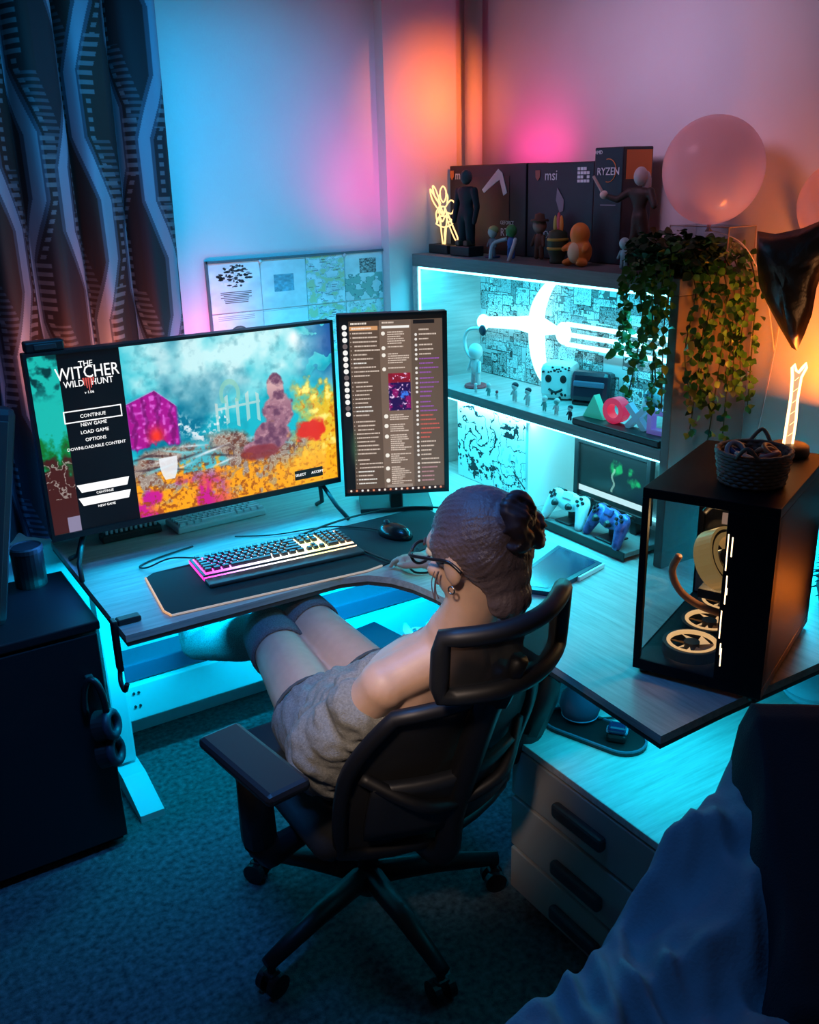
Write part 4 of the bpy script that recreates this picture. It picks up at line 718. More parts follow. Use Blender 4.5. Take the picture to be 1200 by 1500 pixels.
for pts,kind in runs:
    q=smoothpts(pts,7)
    for i in range(3,len(q)):
        for rep_ in range(1 if kind==0 else 2):
            p=q[i]+V((r.uniform(-.012,.012),r.uniform(-.012,.006),r.uniform(-.01,.01))); y=V((r.uniform(-1,.3),r.uniform(-1,.3),r.uniform(-1,.2))).normalized(); z=V((-.6,-.55,.6))+V((r.uniform(-.8,.8),r.uniform(-.8,.8),r.uniform(-.4,.4))); x=y.cross(z).normalized(); z=x.cross(y); n0=len(extra.verts); extra.from_mesh(lm[1]); extra.verts.ensure_lookup_table(); xf(extra.verts[n0:],Matrix(((x.x,y.x,z.x,p.x),(x.y,y.y,z.y,p.y),(x.z,y.z,z.z,p.z),(0,0,0,1))))
O('small_leaves',extra,LG,iv,kind='stuff',smooth=True)
O('stems',bs,mat('ivy_stem',(.05,.07,.03),.7),iv,smooth=True)
bm=NB(); rr=random.Random(4)
for k in range(620):    # dense crown
    th=rr.uniform(0,2*PI); rad=rr.random()**.5; p=V((1.855+.10*rad*math.cos(th),1.70+.125*rad*math.sin(th),1.535+.062*(1-rad*rad)**.5*rr.uniform(-.6,1))); me=lm[rr.choice([0,2,2])]; y=V((rr.uniform(-1,1),rr.uniform(-1,1),rr.uniform(-.6,.5))).normalized(); z=V((rr.uniform(-1,1),rr.uniform(-1,1),1)); x=y.cross(z).normalized(); z=x.cross(y); n0=len(bm.verts); bm.from_mesh(me); bm.verts.ensure_lookup_table(); xf(bm.verts[n0:],Matrix(((x.x,y.x,z.x,p.x),(x.y,y.y,z.y,p.y),(x.z,y.z,z.z,p.z),(0,0,0,1))))
O('leaf_crown',bm,LGD,iv,kind='stuff')
def balloon(name,label,c,rad,m,tail):
    t=T(name,label,'balloon',c); prof=[]
    for i in range(25):
        a_=-PI/2+PI*i/24; rr_=rad*math.cos(a_); z=rad*math.sin(a_); z*=1.10 if z<0 else 1.0; prof.append((max(rr_,0),z))
    bm=NB(); lathe(bm,prof,32,c); O('skin',bm,m,t,smooth=True); kz=-rad*1.10
    O('knot',LA([(0,kz+.004),(.006,kz),(.003,kz-.006),(.010,kz-.016),(0,kz-.014)],12,c),m,t,smooth=True)
    O('string',TU(smoothpts([(c[0],c[1],c[2]+kz-.012)]+tail,6),.0012,5),WHITE,t)
BAL=mat('balloon_rubber',(.85,.74,.80),.2); N=BAL.node_tree.nodes; L=BAL.node_tree.links; mx=N.new('ShaderNodeMixShader'); tl=N.new('ShaderNodeBsdfTranslucent'); tl.inputs[0].default_value=(.95,.80,.88,1); mx.inputs[0].default_value=.70; L.new(N['Principled BSDF'].outputs[0],mx.inputs[1]); L.new(tl.outputs[0],mx.inputs[2]); L.new(mx.outputs[0],N['Material Output'].inputs[0])
balloon('balloon','round pale pink balloon above the ivy at the end of the hutch',(1.945,1.668,1.738),.121,BAL,[(1.97,1.58,1.56),(2.03,1.55,1.45),(2.05,1.52,1.3)])
balloon('balloon','second pale balloon cut by the right edge above the dark foil balloon',(2.0,1.345,1.655),.095,BAL,[(2.02,1.36,1.50),(2.05,1.40,1.42)])
FOIL=mat('black_foil',(.035,.022,.016),.28,metal=.5,bump=.25,bscale=30)
t=T('foil_balloon','deflated dark foil balloon hanging on the orange wall','balloon',(1.91,1.40,1.45)); pl=[(.0,.145),(.05,.14),(.12,.155),(.21,.19),(.25,.15),(.21,.10),(.185,.075),(.172,.03),(.168,-.03),(.155,-.075),(.14,-.115),(.125,-.11),(.085,-.065),(.045,-.015),(.02,.02),(.005,.08)]
bm=NB(); Mf=face_m((1.91,1.495,1.452),(0,-1,0),(0,0,1)); c=(.10,.06); ring=[pl]+[[(c[0]+(p[0]-c[0])*s,c[1]+(p[1]-c[1])*s) for p in pl] for s in (.8,.5,.2)]; vr=[]
for rg,zz in zip(ring,(0,.016,.028,.032)): vr.append([bm.verts.new(Mf@V((p[0],p[1],zz+.004*math.sin(i*2.1)*(zz>0)))) for i,p in enumerate(rg)])
vb=[[bm.verts.new(Mf@V((p[0],p[1],-zz))) for p in rg] for rg,zz in zip(ring[1:],(.008,.012,.014))]
def strip(a_,b_):
    for i in range(len(a_)): bm.faces.new((a_[i],a_[(i+1)%len(a_)],b_[(i+1)%len(a_)],b_[i]))
for a_,b_ in zip(vr,vr[1:]): strip(a_,b_)
strip(vb[0],vr[0]); strip(vb[1],vb[0]); strip(vb[2],vb[1]); bm.faces.new(vr[-1]); bm.faces.new(vb[-1][::-1]); O('skin',bm,FOIL,t,smooth=True)
O('ribbon',TU(smoothpts([(2.075,1.53,1.38),(2.085,1.545,1.28),(2.085,1.56,1.16),(2.085,1.575,1.05)],6),.002,5),mat('ribbon_pale',(.6,.5,.5),.4),t); O('tape',BX(2.06,2.10,1.50,1.525,1.555,1.575),WHITE,t)
# ================================================================== computer tower
tw=T('computer_tower','black computer tower with a glass front and warm lit fans at the desk end','computer',(1.325,1.25,.74),rz=math.atan2(-.916,.40),local=True); Wt,Dt,Ht=.262,.405,.41; z0=.012
METAL=mat('tower_steel',(.003,.004,.007),.5,spec=.15)
def tp_(nm,x0,x1,y0,y1,za,zb,m=METAL,bev=.0015,**k): return O(nm,BX(x0,x1,y0,y1,za,zb,bev),m,tw,**k)
tp_('bottom_panel',0,Wt,0,Dt,z0,.035); tp_('top_panel',0,Wt,0,Dt,Ht-.02,Ht); tp_('right_panel',Wt-.006,Wt,.004,Dt,.035,Ht-.02); tp_('back_panel',.0,Wt,Dt-.006,Dt,.035,Ht-.02)
tp_('corner_post',0,.014,0,.014,.035,Ht-.02); tp_('corner_post',0,.014,Dt-.02,Dt-.006,.035,Ht-.02); tp_('front_column',.168,Wt,0,.028,.035,Ht-.02)
tp_('partition',.190,.196,.03,Dt-.01,.035,Ht-.02,BLACK)
GLASS=bpy.data.materials.new('tower_glass'); GLASS.use_nodes=True; N=GLASS.node_tree.nodes; L=GLASS.node_tree.links; mx=N.new('ShaderNodeMixShader'); tr=N.new('ShaderNodeBsdfTransparent'); gg=N.new('ShaderNodeBsdfGlossy'); gg.inputs['Roughness'].default_value=.02; tr.inputs[0].default_value=(.80,.84,.86,1); fr=N.new('ShaderNodeFresnel'); fr.inputs[0].default_value=1.45; mx.inputs[0].default_value=.05; L.new(tr.outputs[0],mx.inputs[1]); L.new(gg.outputs[0],mx.inputs[2]); L.new(mx.outputs[0],N['Material Output'].inputs[0])
tp_('glass_pane',.014,.168,.001,.005,.035,Ht-.02,GLASS,0,label='clear front glass'); tp_('glass_pane',.001,.005,.014,Dt-.02,.035,Ht-.02,GLASS,0,label='clear left glass')
for x in (.02,Wt-.02):
    for y in (.02,Dt-.02): O('foot',CY_((x,y,0),(x,y,z0),.010,n=12),BLACK,tw,smooth=True)
WARM=emis('fan_glow',(1.0,.52,.20),1.2); WARM2=emis('fan_glow_pale',(1.0,.72,.42),3.2); GREYB=mat('fan_blade',(.40,.26,.14),.4)
BLADE_L=mat('fan_blade_lit',(.6,.35,.15),.4,emit=(1.0,.60,.28),es=.85)
def fan(M,rad=.054):
    n=0; bm=NB(); ringpoly(bm,[(p[0],p[1]) for p in cp(rad+.006,28)],cp(rad-.002,28),-.012,.012,M); f=O('fan_frame',bm,BLACK,tw)
    bm=NB(); ringpoly(bm,cp(rad-.002,28),cp(rad-.009,28),.006,.0135,M); sub('glow_ring',bm,WARM,f)
    bm=NB(); cyl(bm,(0,0,-.006),(0,0,.012),.016,n=18); xf(bm.verts,M); sub('hub',bm,BLACK,f)
    for k in range(7):
        a_=2*PI*k/7; bm=NB(); P=[(.015,-.25),(.047,-.02),(.047,.55),(.015,.25)]; vs=[]
        for (rr_,da),zz in zip(P,(-.004,-.004,.006,.006)): vs.append(bm.verts.new(M@V((rr_*math.cos(a_+da),rr_*math.sin(a_+da),zz))))
        bm.faces.new(vs); sub('blade',bm,BLADE_L if k%3 else GREYB,f)
    return f
for k in range(3): fan(Matrix.Translation((.098,.078+.118*k,.052)))
MC=Matrix.Translation((.150,.085,.262))@Matrix.Rotation(1.05,4,'Y')@Matrix.Rotation(.25,4,'X'); GB=mat('gold_band_lit',(.80,.48,.14),.3,metal=.55,emit=(1.0,.55,.18),es=.25)  # gold given a faint glow of its own, as if warmly lit
for r0,r1,d0,d1,nm,m__ in ((.062,.056,-.030,.012,'cooler_band',GB),(.056,.050,-.022,.010,'cooler_gap',BLACK),(.050,.041,-.030,.014,'cooler_band',GB)): bm=NB(); ringpoly(bm,cp(r0,36),cp(r1,36),d0,d1,MC); O(nm,bm,m__,tw,smooth=False)
bm=NB(); cyl(bm,(0,0,-.02),(0,0,.0),.018,n=18); xf(bm.verts,MC); O('cooler_hub',bm,BLACK,tw)
tp_('graphics_board',.10,.19,.08,.34,.165,.185,mat('board_dark',(.02,.018,.018),.4))
O('cooling_tube',TU(smoothpts([(.05,.10,.24),(.035,.11,.20),(.05,.12,.155),(.09,.13,.125),(.15,.15,.105)],8),.008,10),mat('copper_tube',(.55,.24,.12),.35),tw,smooth=True)
O('cooling_tube',TU(smoothpts([(.06,.22,.30),(.09,.24,.33),(.15,.25,.34)],8),.006,10),BLACK,tw,smooth=True)
for k,(x,za,zb) in enumerate(((.172,.27,.345),(.176,.20,.26),(.172,.125,.185),(.180,.30,.34),(.178,.22,.235),(.176,.09,.115),(.178,.065,.105))): tp_('light_slit',x,x+.0022,-.0006,.002,za,zb,WARM2,0)
tp_('badge',.150,.166,.030,.034,.352,.374,mat('badge_pink',(.6,.35,.28),.4,emit=(.9,.5,.35),es=.4),0)
tp_('drive_cage',.012,.10,.36,.39,.05,.12,mat('drive_cage',(.03,.05,.09),.4))
Mt=tw.matrix_basis
lw=light('tower_warm_light','POINT',tuple((Matrix.Translation((1.325,1.25,.74))@Matrix.Rotation(math.atan2(-.916,.40),4,'Z'))@V((.10,.18,.28))),1.2,(1,.55,.22),.02)
# basket and lamp on the tower
bk=T('woven_basket','round woven basket of cord trinkets on the computer tower','basket',(1.515,1.145,1.151)); WK=mat('wicker',(.16,.11,.08),.7,col2=(.28,.20,.15),scale=90)
O('lining',LA([(0,.004),(.058,.004),(.070,.066),(.067,.066),(.055,.010),(0,.010)],24,(1.515,1.145,1.151)),WK,bk)
for k in range(9):
    z=.006+.0075*k; rad=.060+.0012*k; O('woven_band',TU([(1.515+(rad+.0018*(1 if (i+k)%2 else -1))*math.cos(2*PI*i/40),1.145+(rad+.0018*(1 if (i+k)%2 else -1))*math.sin(2*PI*i/40),1.151+z) for i in range(40)],.0042,6,True),WK,bk,smooth=True)
for rz_ in (.5,PI+.5): O('handle',TU(smoothpts([(1.515+.071*math.cos(rz_-.3),1.145+.071*math.sin(rz_-.3),1.215),(1.515+.080*math.cos(rz_),1.145+.080*math.sin(rz_),1.240),(1.515+.071*math.cos(rz_+.3),1.145+.071*math.sin(rz_+.3),1.215)],6),.004,6),WK,bk,smooth=True)
r=random.Random(6)
for k,(nm,cc) in enumerate((('tan',(.40,.22,.13)),('grey',(.35,.33,.33)),('rose',(.45,.20,.20)),('near black',(.03,.03,.04)),('cream',(.60,.52,.40)),('copper',(.42,.16,.06)),('dark blue',(.05,.07,.16)))):
    th=k*2.4; c=V((1.515+.034*math.cos(th),1.145+.034*math.sin(th),1.206+.004*(k%3))); n=V((r.uniform(-.8,.8),r.uniform(-.8,.8),1)).normalized(); u_=n.orthogonal().normalized(); v_=n.cross(u_); rad=r.uniform(.018,.028)
    O('cord_loop',TU([c+u_*rad*math.cos(2*PI*i/18)+v_*rad*.7*math.sin(2*PI*i/18) for i in range(18)],.0055,6,True),mat('cord_'+nm.replace(' ','_'),cc,.5),None,smooth=True,label='looped %s cord trinket lying in the woven basket'%nm,cat='trinket',group='cord trinkets in the basket')
t=T('acrylic_lamp','tall slim glowing orange lamp with a forked tip on the computer tower','lamp',(1.735,1.225,1.151)); lx,ly=1.735,1.225
O('base',LA([(0,0),(.042,0),(.044,.006),(.042,.020),(.036,.024),(0,.024)],24,(lx,ly,1.1505)),mat('lamp_base',(.05,.03,.02),.4),t,smooth=True)
GLOW=emis('lamp_glow',(1.0,.55,.22),4.5); out=[(q[0]*.72,q[1]) for q in [(-.016,0),(-.013,.05),(-.010,.10),(-.012,.145),(-.016,.165),(-.010,.172),(-.004,.16),(.004,.155),(.016,.166),(.024,.174),(.026,.165),(.014,.145),(.010,.10),(.012,.05),(.010,0)]]
d=V((.85,-.52,0)); P_=lambda s,z: V((lx,ly,1.174+z))+d*s
O('outline',TU([P_(*p) for p in out],.0032,6),GLOW,t,smooth=True)
O('panel',PR([(p[0],p[1]) for p in out],-.0015,.0015,face_m((lx,ly,1.174),d,(0,0,1))),mat('lit_acrylic',(.6,.4,.3),.3,emit=(1.0,.55,.28),es=.75),t)
for k in range(6): O('etched_line',TU([P_(-.006+.002*(k%2),.018+.024*k),P_(.005,.026+.024*k)],.0018,5),GLOW,t)
light('acrylic_lamp_light','POINT',(lx,ly,1.37),.25,(1,.5,.2),.03)
# things on the chest and desk
t=T('speaker_tray','oval dark tray on the chest top below the desk end','tray',(1.40,1.42,.473)); M=Matrix.Translation((1.395,1.425,.473))@Matrix.Rotation(math.atan2(-.185,.063),4,'Z')
def oval(Lh,Rr): return [(Lh+Rr*math.cos(a_),Rr*math.sin(a_)) for a_ in np.linspace(-PI/2,PI/2,12)]+[(-Lh+Rr*math.cos(a_),Rr*math.sin(a_)) for a_ in np.linspace(PI/2,3*PI/2,12)]
O('plate',PR(oval(.075,.056),0,.008,M),BLACK,t); bm=NB(); ringpoly(bm,oval(.075,.056),oval(.075,.051),.008,.012,M); O('rim',bm,mat('tray_rim_blue',(.12,.16,.24),.4),t)
t=T('round_speaker','round dark fabric smart speaker on the oval tray','speaker',(1.43,1.51,.482))
O('shell',LA([(0,0),(.030,0),(.044,.012),(.050,.035),(.046,.058),(.032,.078),(.014,.086),(0,.087)],28,(1.405,1.487,.4815)),mat('speaker_fabric',(.04,.05,.10),.85,bump=.3,bscale=900),t,smooth=True); O('light_ring',LA([(.040,.008),(.045,.010),(.045,.013),(.040,.012)],28,(1.405,1.487,.4815)),mat('speaker_ring',(.2,.3,.5),.4),t,smooth=True)
t=T('smart_watch','small dark watch on a stand at the near end of the oval tray','watch',(1.405,1.345,.482)); M=Matrix.Translation((1.41,1.365,.482))@Matrix.Rotation(-.9,4,'Z')
O('stand',B((0,0,.010),(.045,.038,.019),0,.006,M),BLACK,t); O('case',B((0,0,.030),(.042,.036,.018),0,.007,M),mat('watch_face',(.02,.025,.08),.2),t); O('band',B((0,.0,.024),(.050,.024,.010),0,.004,M),mat('watch_band',(.25,.30,.45),.4),t)
O('speaker_cable',TU(smoothpts([(1.43,1.45,.487),(1.50,1.44,.476),(1.60,1.47,.476),(1.7,1.5,.476)],6),.003,6),BLACK,None,smooth=True,label='thin black cable running from the round speaker under the desk',cat='cable')
t=T('drawing_tablet','dark slim tablet with a pale edge lying on the right desk','tablet',(1.53,1.75,.741)); tpoly=[(1.385,1.70),(1.66,1.862),(1.672,1.70),(1.635,1.668),(1.44,1.648)]
tq=[(1.36,1.735),(1.655,1.865),(1.665,1.70),(1.43,1.64)]
O('body',PR(tq,.7415,.7535),mat('tablet_navy',(.02,.035,.07),.35),t); O('pale_edge',PR([(1.665,1.697),(1.55,1.668),(1.552,1.663),(1.668,1.692)],.742,.7535),WHITE,t); O('screen',PR([(1.39,1.735),(1.645,1.848),(1.653,1.712),(1.44,1.657)],.7536,.7542),mat('tablet_glass',(.015,.04,.09),.18),t)
t=T('shaggy_bag','black shaggy bag behind the computer tower at the right edge','bag',(1.98,1.17,.741)); r=random.Random(9)
bm=NB(); loft(bm,[((1.98,1.17,.742),(.07,0,0),(0,.085,0)),((1.98,1.17,.78),(.08,0,0),(0,.095,0)),((1.975,1.175,.88),(.06,0,0),(0,.08,0)),((1.97,1.18,.95),(.025,0,0),(0,.05,0))],28); O('bag_body',bm,mat('bag_black',(.015,.012,.018),.7,bump=.4,bscale=40),t,smooth=True)
bm=NB()
for k in range(260):
    a_=r.uniform(0,2*PI); h_=r.random(); rr=.082*(1-.55*h_**1.5); p=V((1.98-.01*h_+rr*math.cos(a_),1.17+.01*h_+rr*1.15*math.sin(a_),.775+.17*h_)); d=V((math.cos(a_),math.sin(a_),-.4+r.uniform(-.3,.5))); tube(bm,[p-d*.004,p+d*.014],[.004,.001],4)
O('tufts',bm,mat('bag_black',(.015,.012,.018),.7),t,kind='stuff'); O('handle',TU(smoothpts([(1.97,1.12,.93),(1.97,1.13,1.01),(1.97,1.22,1.01),(1.97,1.23,.93)],8),.007,8),BLACK,t,smooth=True)
t=T('pale_cushion','pale soft cushion lying on the chest top below the tower','cushion',(1.95,1.22,.473)); ca,sa=math.cos(.3),math.sin(.3); bm=NB(); ell(bm,(1.95,1.22,.520),(.10,.085,.046),Matrix.Rotation(.3,4,'Z'),24,14)
for v_ in bm.verts: v_.co.z=max(v_.co.z,.4735)
O('cover',bm,mat('cushion_cloth',(.45,.58,.70),.9,bump=.3,bscale=60),t,smooth=True); O('seam',TU([(1.95+.099*ca*math.cos(a_)-.084*sa*math.sin(a_),1.22+.099*sa*math.cos(a_)+.084*ca*math.sin(a_),.520) for a_ in np.linspace(0,2*PI,30)[:-1]],.003,6,True),mat('cushion_seam',(.35,.45,.55),.9),t)
# ================================================================== office chair
CB=mat('chair_black',(.006,.0065,.009),.5); CF=mat('chair_fabric',(.022,.023,.026),.85,bump=.3,bscale=700); CP=mat('chair_pad',(.012,.014,.019),.5)
MESHM=bpy.data.materials.new('chair_mesh_net'); MESHM.use_nodes=True; N=MESHM.node_tree.nodes; L=MESHM.node_tree.links; b=N['Principled BSDF']; b.inputs['Base Color'].default_value=(.006,.007,.010,1); b.inputs['Roughness'].default_value=.8; mx=N.new('ShaderNodeMixShader'); tr=N.new('ShaderNodeBsdfTransparent'); mx.inputs[0].default_value=.93; L.new(tr.outputs[0],mx.inputs[1]); L.new(b.outputs[0],mx.inputs[2]); L.new(mx.outputs[0],N['Material Output'].inputs[0])
cx,cy=.905,1.685; ch=T('office_chair','black mesh office chair with headrest and armrests on a five-star base','chair',(cx,cy,0))
for k in range(5):
    a_=math.radians(53+72*k); e=V((math.cos(a_),math.sin(a_),0)); tip=V((cx,cy,0))+e*.325
    bm=NB(); tube(bm,[V((cx,cy,.115))+e*.02,V((cx,cy,.108))+e*.17,V((cx,cy,.085))+e*.335],[.030,.025,.018],8); O('base_leg',bm,CB,ch,smooth=True)
    bm=NB(); cyl(bm,tip+V((0,0,.05)),tip+V((0,0,.09)),.010,n=10); box(bm,tip+V((0,0,.045)),(.030,.034,.03),a_,.006); f=O('caster',bm,CB,ch)
    s=V((-e.y,e.x,0))
    for q in (-1,1): sub('wheel',CY_(tip+s*q*.010+V((0,0,.0285)),tip+s*q*.027+V((0,0,.0285)),.028,n=18),CB,f,smooth=False)
O('hub',LA([(0,.07),(.035,.07),(.045,.10),(.035,.135),(0,.135)],20,(cx,cy,0)),CB,ch,smooth=True); O('gas_lift',CY_((cx,cy,.12),(cx,cy,.40),.026,.024,18),CB,ch,smooth=True)
O('mechanism',B((cx,1.60,.395),(.16,.30,.05),0,.015),CB,ch)
bm=NB(); vs=box(bm,(cx,1.665,.458),(.50,.49,.065),0,.028,None,3); O('seat',bm,CF,ch,smooth=True)
O('seat_pan',B((cx,1.665,.42),(.44,.44,.025),0,.01),CB,ch)
def backpt(u,z):       # u -1..1 ; curved reclining back
    h=(z-.44)/.42; return (1.385-.185*h+.045*u*u+.03*math.sin(PI*min(max(h,0),1)))
def backw(z): h=(z-.44)/.42; return .205+.012*math.sin(PI*h) if h<.55 else .215-.20*max(0,(h-.55)/.45)**1.6*.42
outl=[]
zs=[.44+.38*i/14 for i in range(15)]
for z in zs: outl.append(V((.91-backw(z),backpt(-1,z),z)))
for i in range(1,8): u=-1+2*i/8; outl.append(V((.91+backw(.82)*u,backpt(u,.82),.82+.012*(1-u*u))))
for z in zs[::-1]: outl.append(V((.91+backw(z),backpt(1,z),z)))
for i in range(1,8): u=1-2*i/8; outl.append(V((.91+backw(.44)*u,backpt(u,.44),.44-.02*(1-u*u))))
O('back_frame',TU(outl,.016,8,True),CB,ch,smooth=True)
bm=NB(); g=[]
for i in range(15):
    z=zs[i]; g.append([bm.verts.new((.91+backw(z)*u,backpt(u,z),z)) for u in np.linspace(-1,1,13)])
for i in range(14):
    for j in range(12): bm.faces.new((g[i][j],g[i][j+1],g[i+1][j+1],g[i+1][j]))
O('back_mesh',bm,MESHM,ch,smooth=True)
O('spine',TU(smoothpts([(.91,1.52,.38),(.91,1.36,.40),(.91,1.325,.52),(.91,1.265,.68),(.91,1.20,.84),(.91,1.15,.92)],6),[.034]*7+[.028]*24,8),CB,ch,smooth=True)
bm=NB(); g=[]
for i in range(7):
    z=.50+.025*i; g.append([bm.verts.new((.91+.17*u,backpt(u,z)-.035+.01*abs(u),z)) for u in np.linspace(-1,1,11)])
for i in range(6):
    for j in range(10): bm.faces.new((g[i][j],g[i][j+1],g[i+1][j+1],g[i+1][j]))
lo=O('lumbar_pad',bm,CP,ch,smooth=True); so=lo.modifiers.new('t','SOLIDIFY'); so.thickness=.022
for s in (-1,1): O('back_strut',TU(smoothpts([(.91,1.30,.56),(.91+s*.10,1.285,.60),(.91+s*.19,backpt(1,.66)-.01,.66)],6),.014,8),CB,ch,smooth=True)
# headrest: curved loop with a net
def hp(s,z): return V((.915+.128*s,1.11+.055*s*s-(z-.98)*.10,z+.012*s))
loop=[]
for i in range(13): loop.append(hp(-1+i/6,1.03))
for i in range(1,5): loop.append(hp(1.03,1.03-.11*i/5))
for i in range(13): loop.append(hp(1-i/6,.915))
for i in range(1,5): loop.append(hp(-1.03,.915+.11*i/5))
hr=O('headrest',TU(loop,.0175,10,True),CP,ch,smooth=True)
bm=NB(); g=[[bm.verts.new(hp(s,z)) for s in np.linspace(-1,1,13)] for z in (.915,.955,.995,1.03)]
for i in range(3):
    for j in range(12): bm.faces.new((g[i][j],g[i][j+1],g[i+1][j+1],g[i+1][j]))
sub('headrest_net',bm,MESHM,hr,smooth=True); O('headrest_stem',TU([(.905,1.165,.86),(.905,1.125,.93),(.905,1.108,.965)],[.022,.018,.016],8),CB,ch,smooth=True)
for s in (-1,1):
    px=.91+s*.368
    f=O('armrest',B((px,1.445,.712),(.092,.262,.026),-s*.13,.011),CP,ch,smooth=False)
    bm=NB(); tube(bm,[(px,1.45,.70),(px-s*.006,1.465,.60),(px-s*.02,1.50,.50)],[.032,.034,.036],10); tube(bm,[(px-s*.02,1.50,.50),(px-s*.05,1.53,.425),(px-s*.17,1.58,.405)],[.036,.032,.024],10); sub('armrest_post',bm,CB,f,smooth=True)
    sub('armrest_slide',B((px,1.45,.692),(.07,.17,.018),-s*.13,.006),CB,f)
# ================================================================== the seated person
SK=mat('skin',(.56,.36,.27),.5,var=.06,scale=30,bump=.04,bscale=300); SK.node_tree.nodes['Principled BSDF'].inputs['Subsurface Weight'].default_value=.08
pr=T('person','person with a bun and glasses, grey off-shoulder top and long socks, seated at the desk','person',(.89,1.65,.50))
fw=V((-.24,.94,-.20)).normalized(); rt=fw.cross(V((0,0,1))).normalized(); up=rt.cross(fw); HC=V((.935,1.275,1.105))
HM=Matrix(((rt.x,fw.x,up.x,HC.x),(rt.y,fw.y,up.y,HC.y),(rt.z,fw.z,up.z,HC.z),(0,0,0,1))); hl=lambda x,y,z: HM@V((x,y,z)); HR=HM.to_3x3().to_4x4()
hipL,hipR=V((.80,1.66,.575)),V((.975,1.68,.578)); kL,kR=V((.868,2.10,.612)),V((.972,2.15,.635)); aL,aR=V((.80,2.49,.43)),V((.93,2.51,.43)); hL,tL=V((.797,2.530,.415)),V((.795,2.590,.545)); hR2,tR=V((.93,2.540,.415)),V((.935,2.60,.545))
sL,sR=V((.778,1.350,.845)),V((1.045,1.365,.85)); eL,eR=V((.705,1.470,.675)),V((1.205,1.62,.775)); wL,wR=V((.855,1.60,.640)),V((1.250,1.878,.788))
bm=NB()
ell(bm,(.888,1.62,.575),(.165,.13,.10)); ax=lambda ry:(0,.72*ry,.69*ry)
loft(bm,[((.888,1.60,.58),(.155,0,0),ax(.11)),((.89,1.53,.66),(.128,0,0),ax(.088)),((.893,1.445,.745),(.136,0,0),ax(.090)),((.90,1.385,.82),(.145,0,0),ax(.082)),((.908,1.345,.868),(.128,0,0),ax(.062)),((.914,1.318,.898),(.075,0,0),ax(.050))],24)
ell(bm,(.85,1.478,.770),(.055,.045,.045)); ell(bm,(.955,1.482,.773),(.055,.045,.045))
ell(bm,sL,(.049,.050,.048)); ell(bm,sR,(.049,.050,.048)); caps(bm,sL,(.908,1.32,.890),.045,.050); caps(bm,sR,(.908,1.32,.890),.045,.050); ell(bm,(.835,1.360,.818),(.072,.050,.072)); ell(bm,(.98,1.365,.822),(.072,.050,.072)); ell(bm,(.86,1.332,.868),(.06,.042,.036))
for s_,e_,w_ in ((sL,eL,wL),(sR,eR,wR)): caps(bm,s_,e_,.047,.036); caps(bm,e_,e_.lerp(w_,.35),.036,.038); caps(bm,e_.lerp(w_,.35),w_,.038,.023)
for h_,k_,a_,he,to in ((hipL,kL,aL,hL,tL),(hipR,kR,aR,hR2,tR)):
    caps(bm,h_,k_,.088,.060,20); ell(bm,k_+V((0,.005,.008)),(.058,.058,.056)); caps(bm,k_,k_.lerp(a_,.38),.056,.057); caps(bm,k_.lerp(a_,.38),a_,.057,.034); caps(bm,a_,he,.034,.030); caps(bm,he,to,.030,.022); caps(bm,a_,to,.032,.020)
nb=V((.914,1.312,.925)); caps(bm,nb,hl(0,-.025,-.055),.053,.050); caps(bm,(.912,1.325,.885),nb,.074,.056)
def H(c,r): ell(bm,hl(*c),r,HR,20,14)
H((0,-.008,.018),(.073,.090,.086)); H((0,.030,-.042),(.056,.060,.064)); H((0,.062,-.088),(.024,.022,.018)); H((0,.068,.018),(.050,.022,.030)); H((0,.082,-.064),(.022,.012,.011))
caps(bm,hl(0,.088,.0),hl(0,.104,-.030),.007,.011); 
for s in (-1,1): H((s*.040,.062,-.028),(.022,.020,.018)); ell(bm,hl(s*.074,-.006,-.018),(.010,.020,.030),HR)
def hand(w,kn,side,curl,spread=.0):    # w wrist, kn knuckle centre, side: across vector towards the thumb
    f=(kn-w).normalized(); sd=side.normalized(); n=V(f).cross(sd).normalized(); n=n if n.z>0 else -n
    P=Matrix(((sd.x,f.x,n.x),(sd.y,f.y,n.y),(sd.z,f.z,n.z))).to_4x4()
    ell(bm,w.lerp(kn,.58),(.038,.048,.0155),P,18,12); caps(bm,w-f*.01,w.lerp(kn,.4),.023,.020)
    for i,(ln,off) in enumerate(((.070,.028),(.078,.0095),(.072,-.0095),(.058,-.027))):
        b0=kn+sd*off-f*(.004 if i in(0,2) else (.0 if i==1 else .010)); d=f; p=b0; rr=.0092 if i<3 else .0080
        for q,sg in enumerate((.45,.32,.25)):
            a_=curl*(.55+.55*q); d2=(f*math.cos(a_)-n*math.sin(a_)+sd*spread*(1.5-i)*.2).normalized(); p2=p+d2*ln*sg; caps(bm,p,p2,rr,rr*.93,10); p=p2; rr*=.93
    t0=w.lerp(kn,.35)+sd*.030; t1=t0+sd*.020+f*.026-n*.006; t2=t1+f*.026-sd*.002-n*.008; caps(bm,t0,t1,.0125,.0105,10); caps(bm,t1,t2,.0105,.0085,10)
hand(wR,V((1.238,1.962,.790)),V((-1,.05,0)),.62,.3); hand(wL,V((.925,1.635,.645)),V((0.2,.5,.3)),.5)
def keep_off_back(me,gap=.016):         # flesh and cloth press against the chair back without passing it
    for v_ in me.vertices:
        c=v_.co
        if .45<c.z<.835 and abs(c.x-.91)<.22:
            lim=backpt((c.x-.91)/max(backw(c.z),.1),c.z)+gap
            if c.y<lim: v_.co.y=lim
    return me
BODY=keep_off_back(remesh(bm,.0052,8)); O('body',BODY,SK,pr,smooth=True)
NAIL=mat('nail',(.62,.42,.36),.3)
EYW=mat('eye_white',(.75,.75,.75),.3); EYD=mat('eye_iris',(.03,.05,.04),.2)
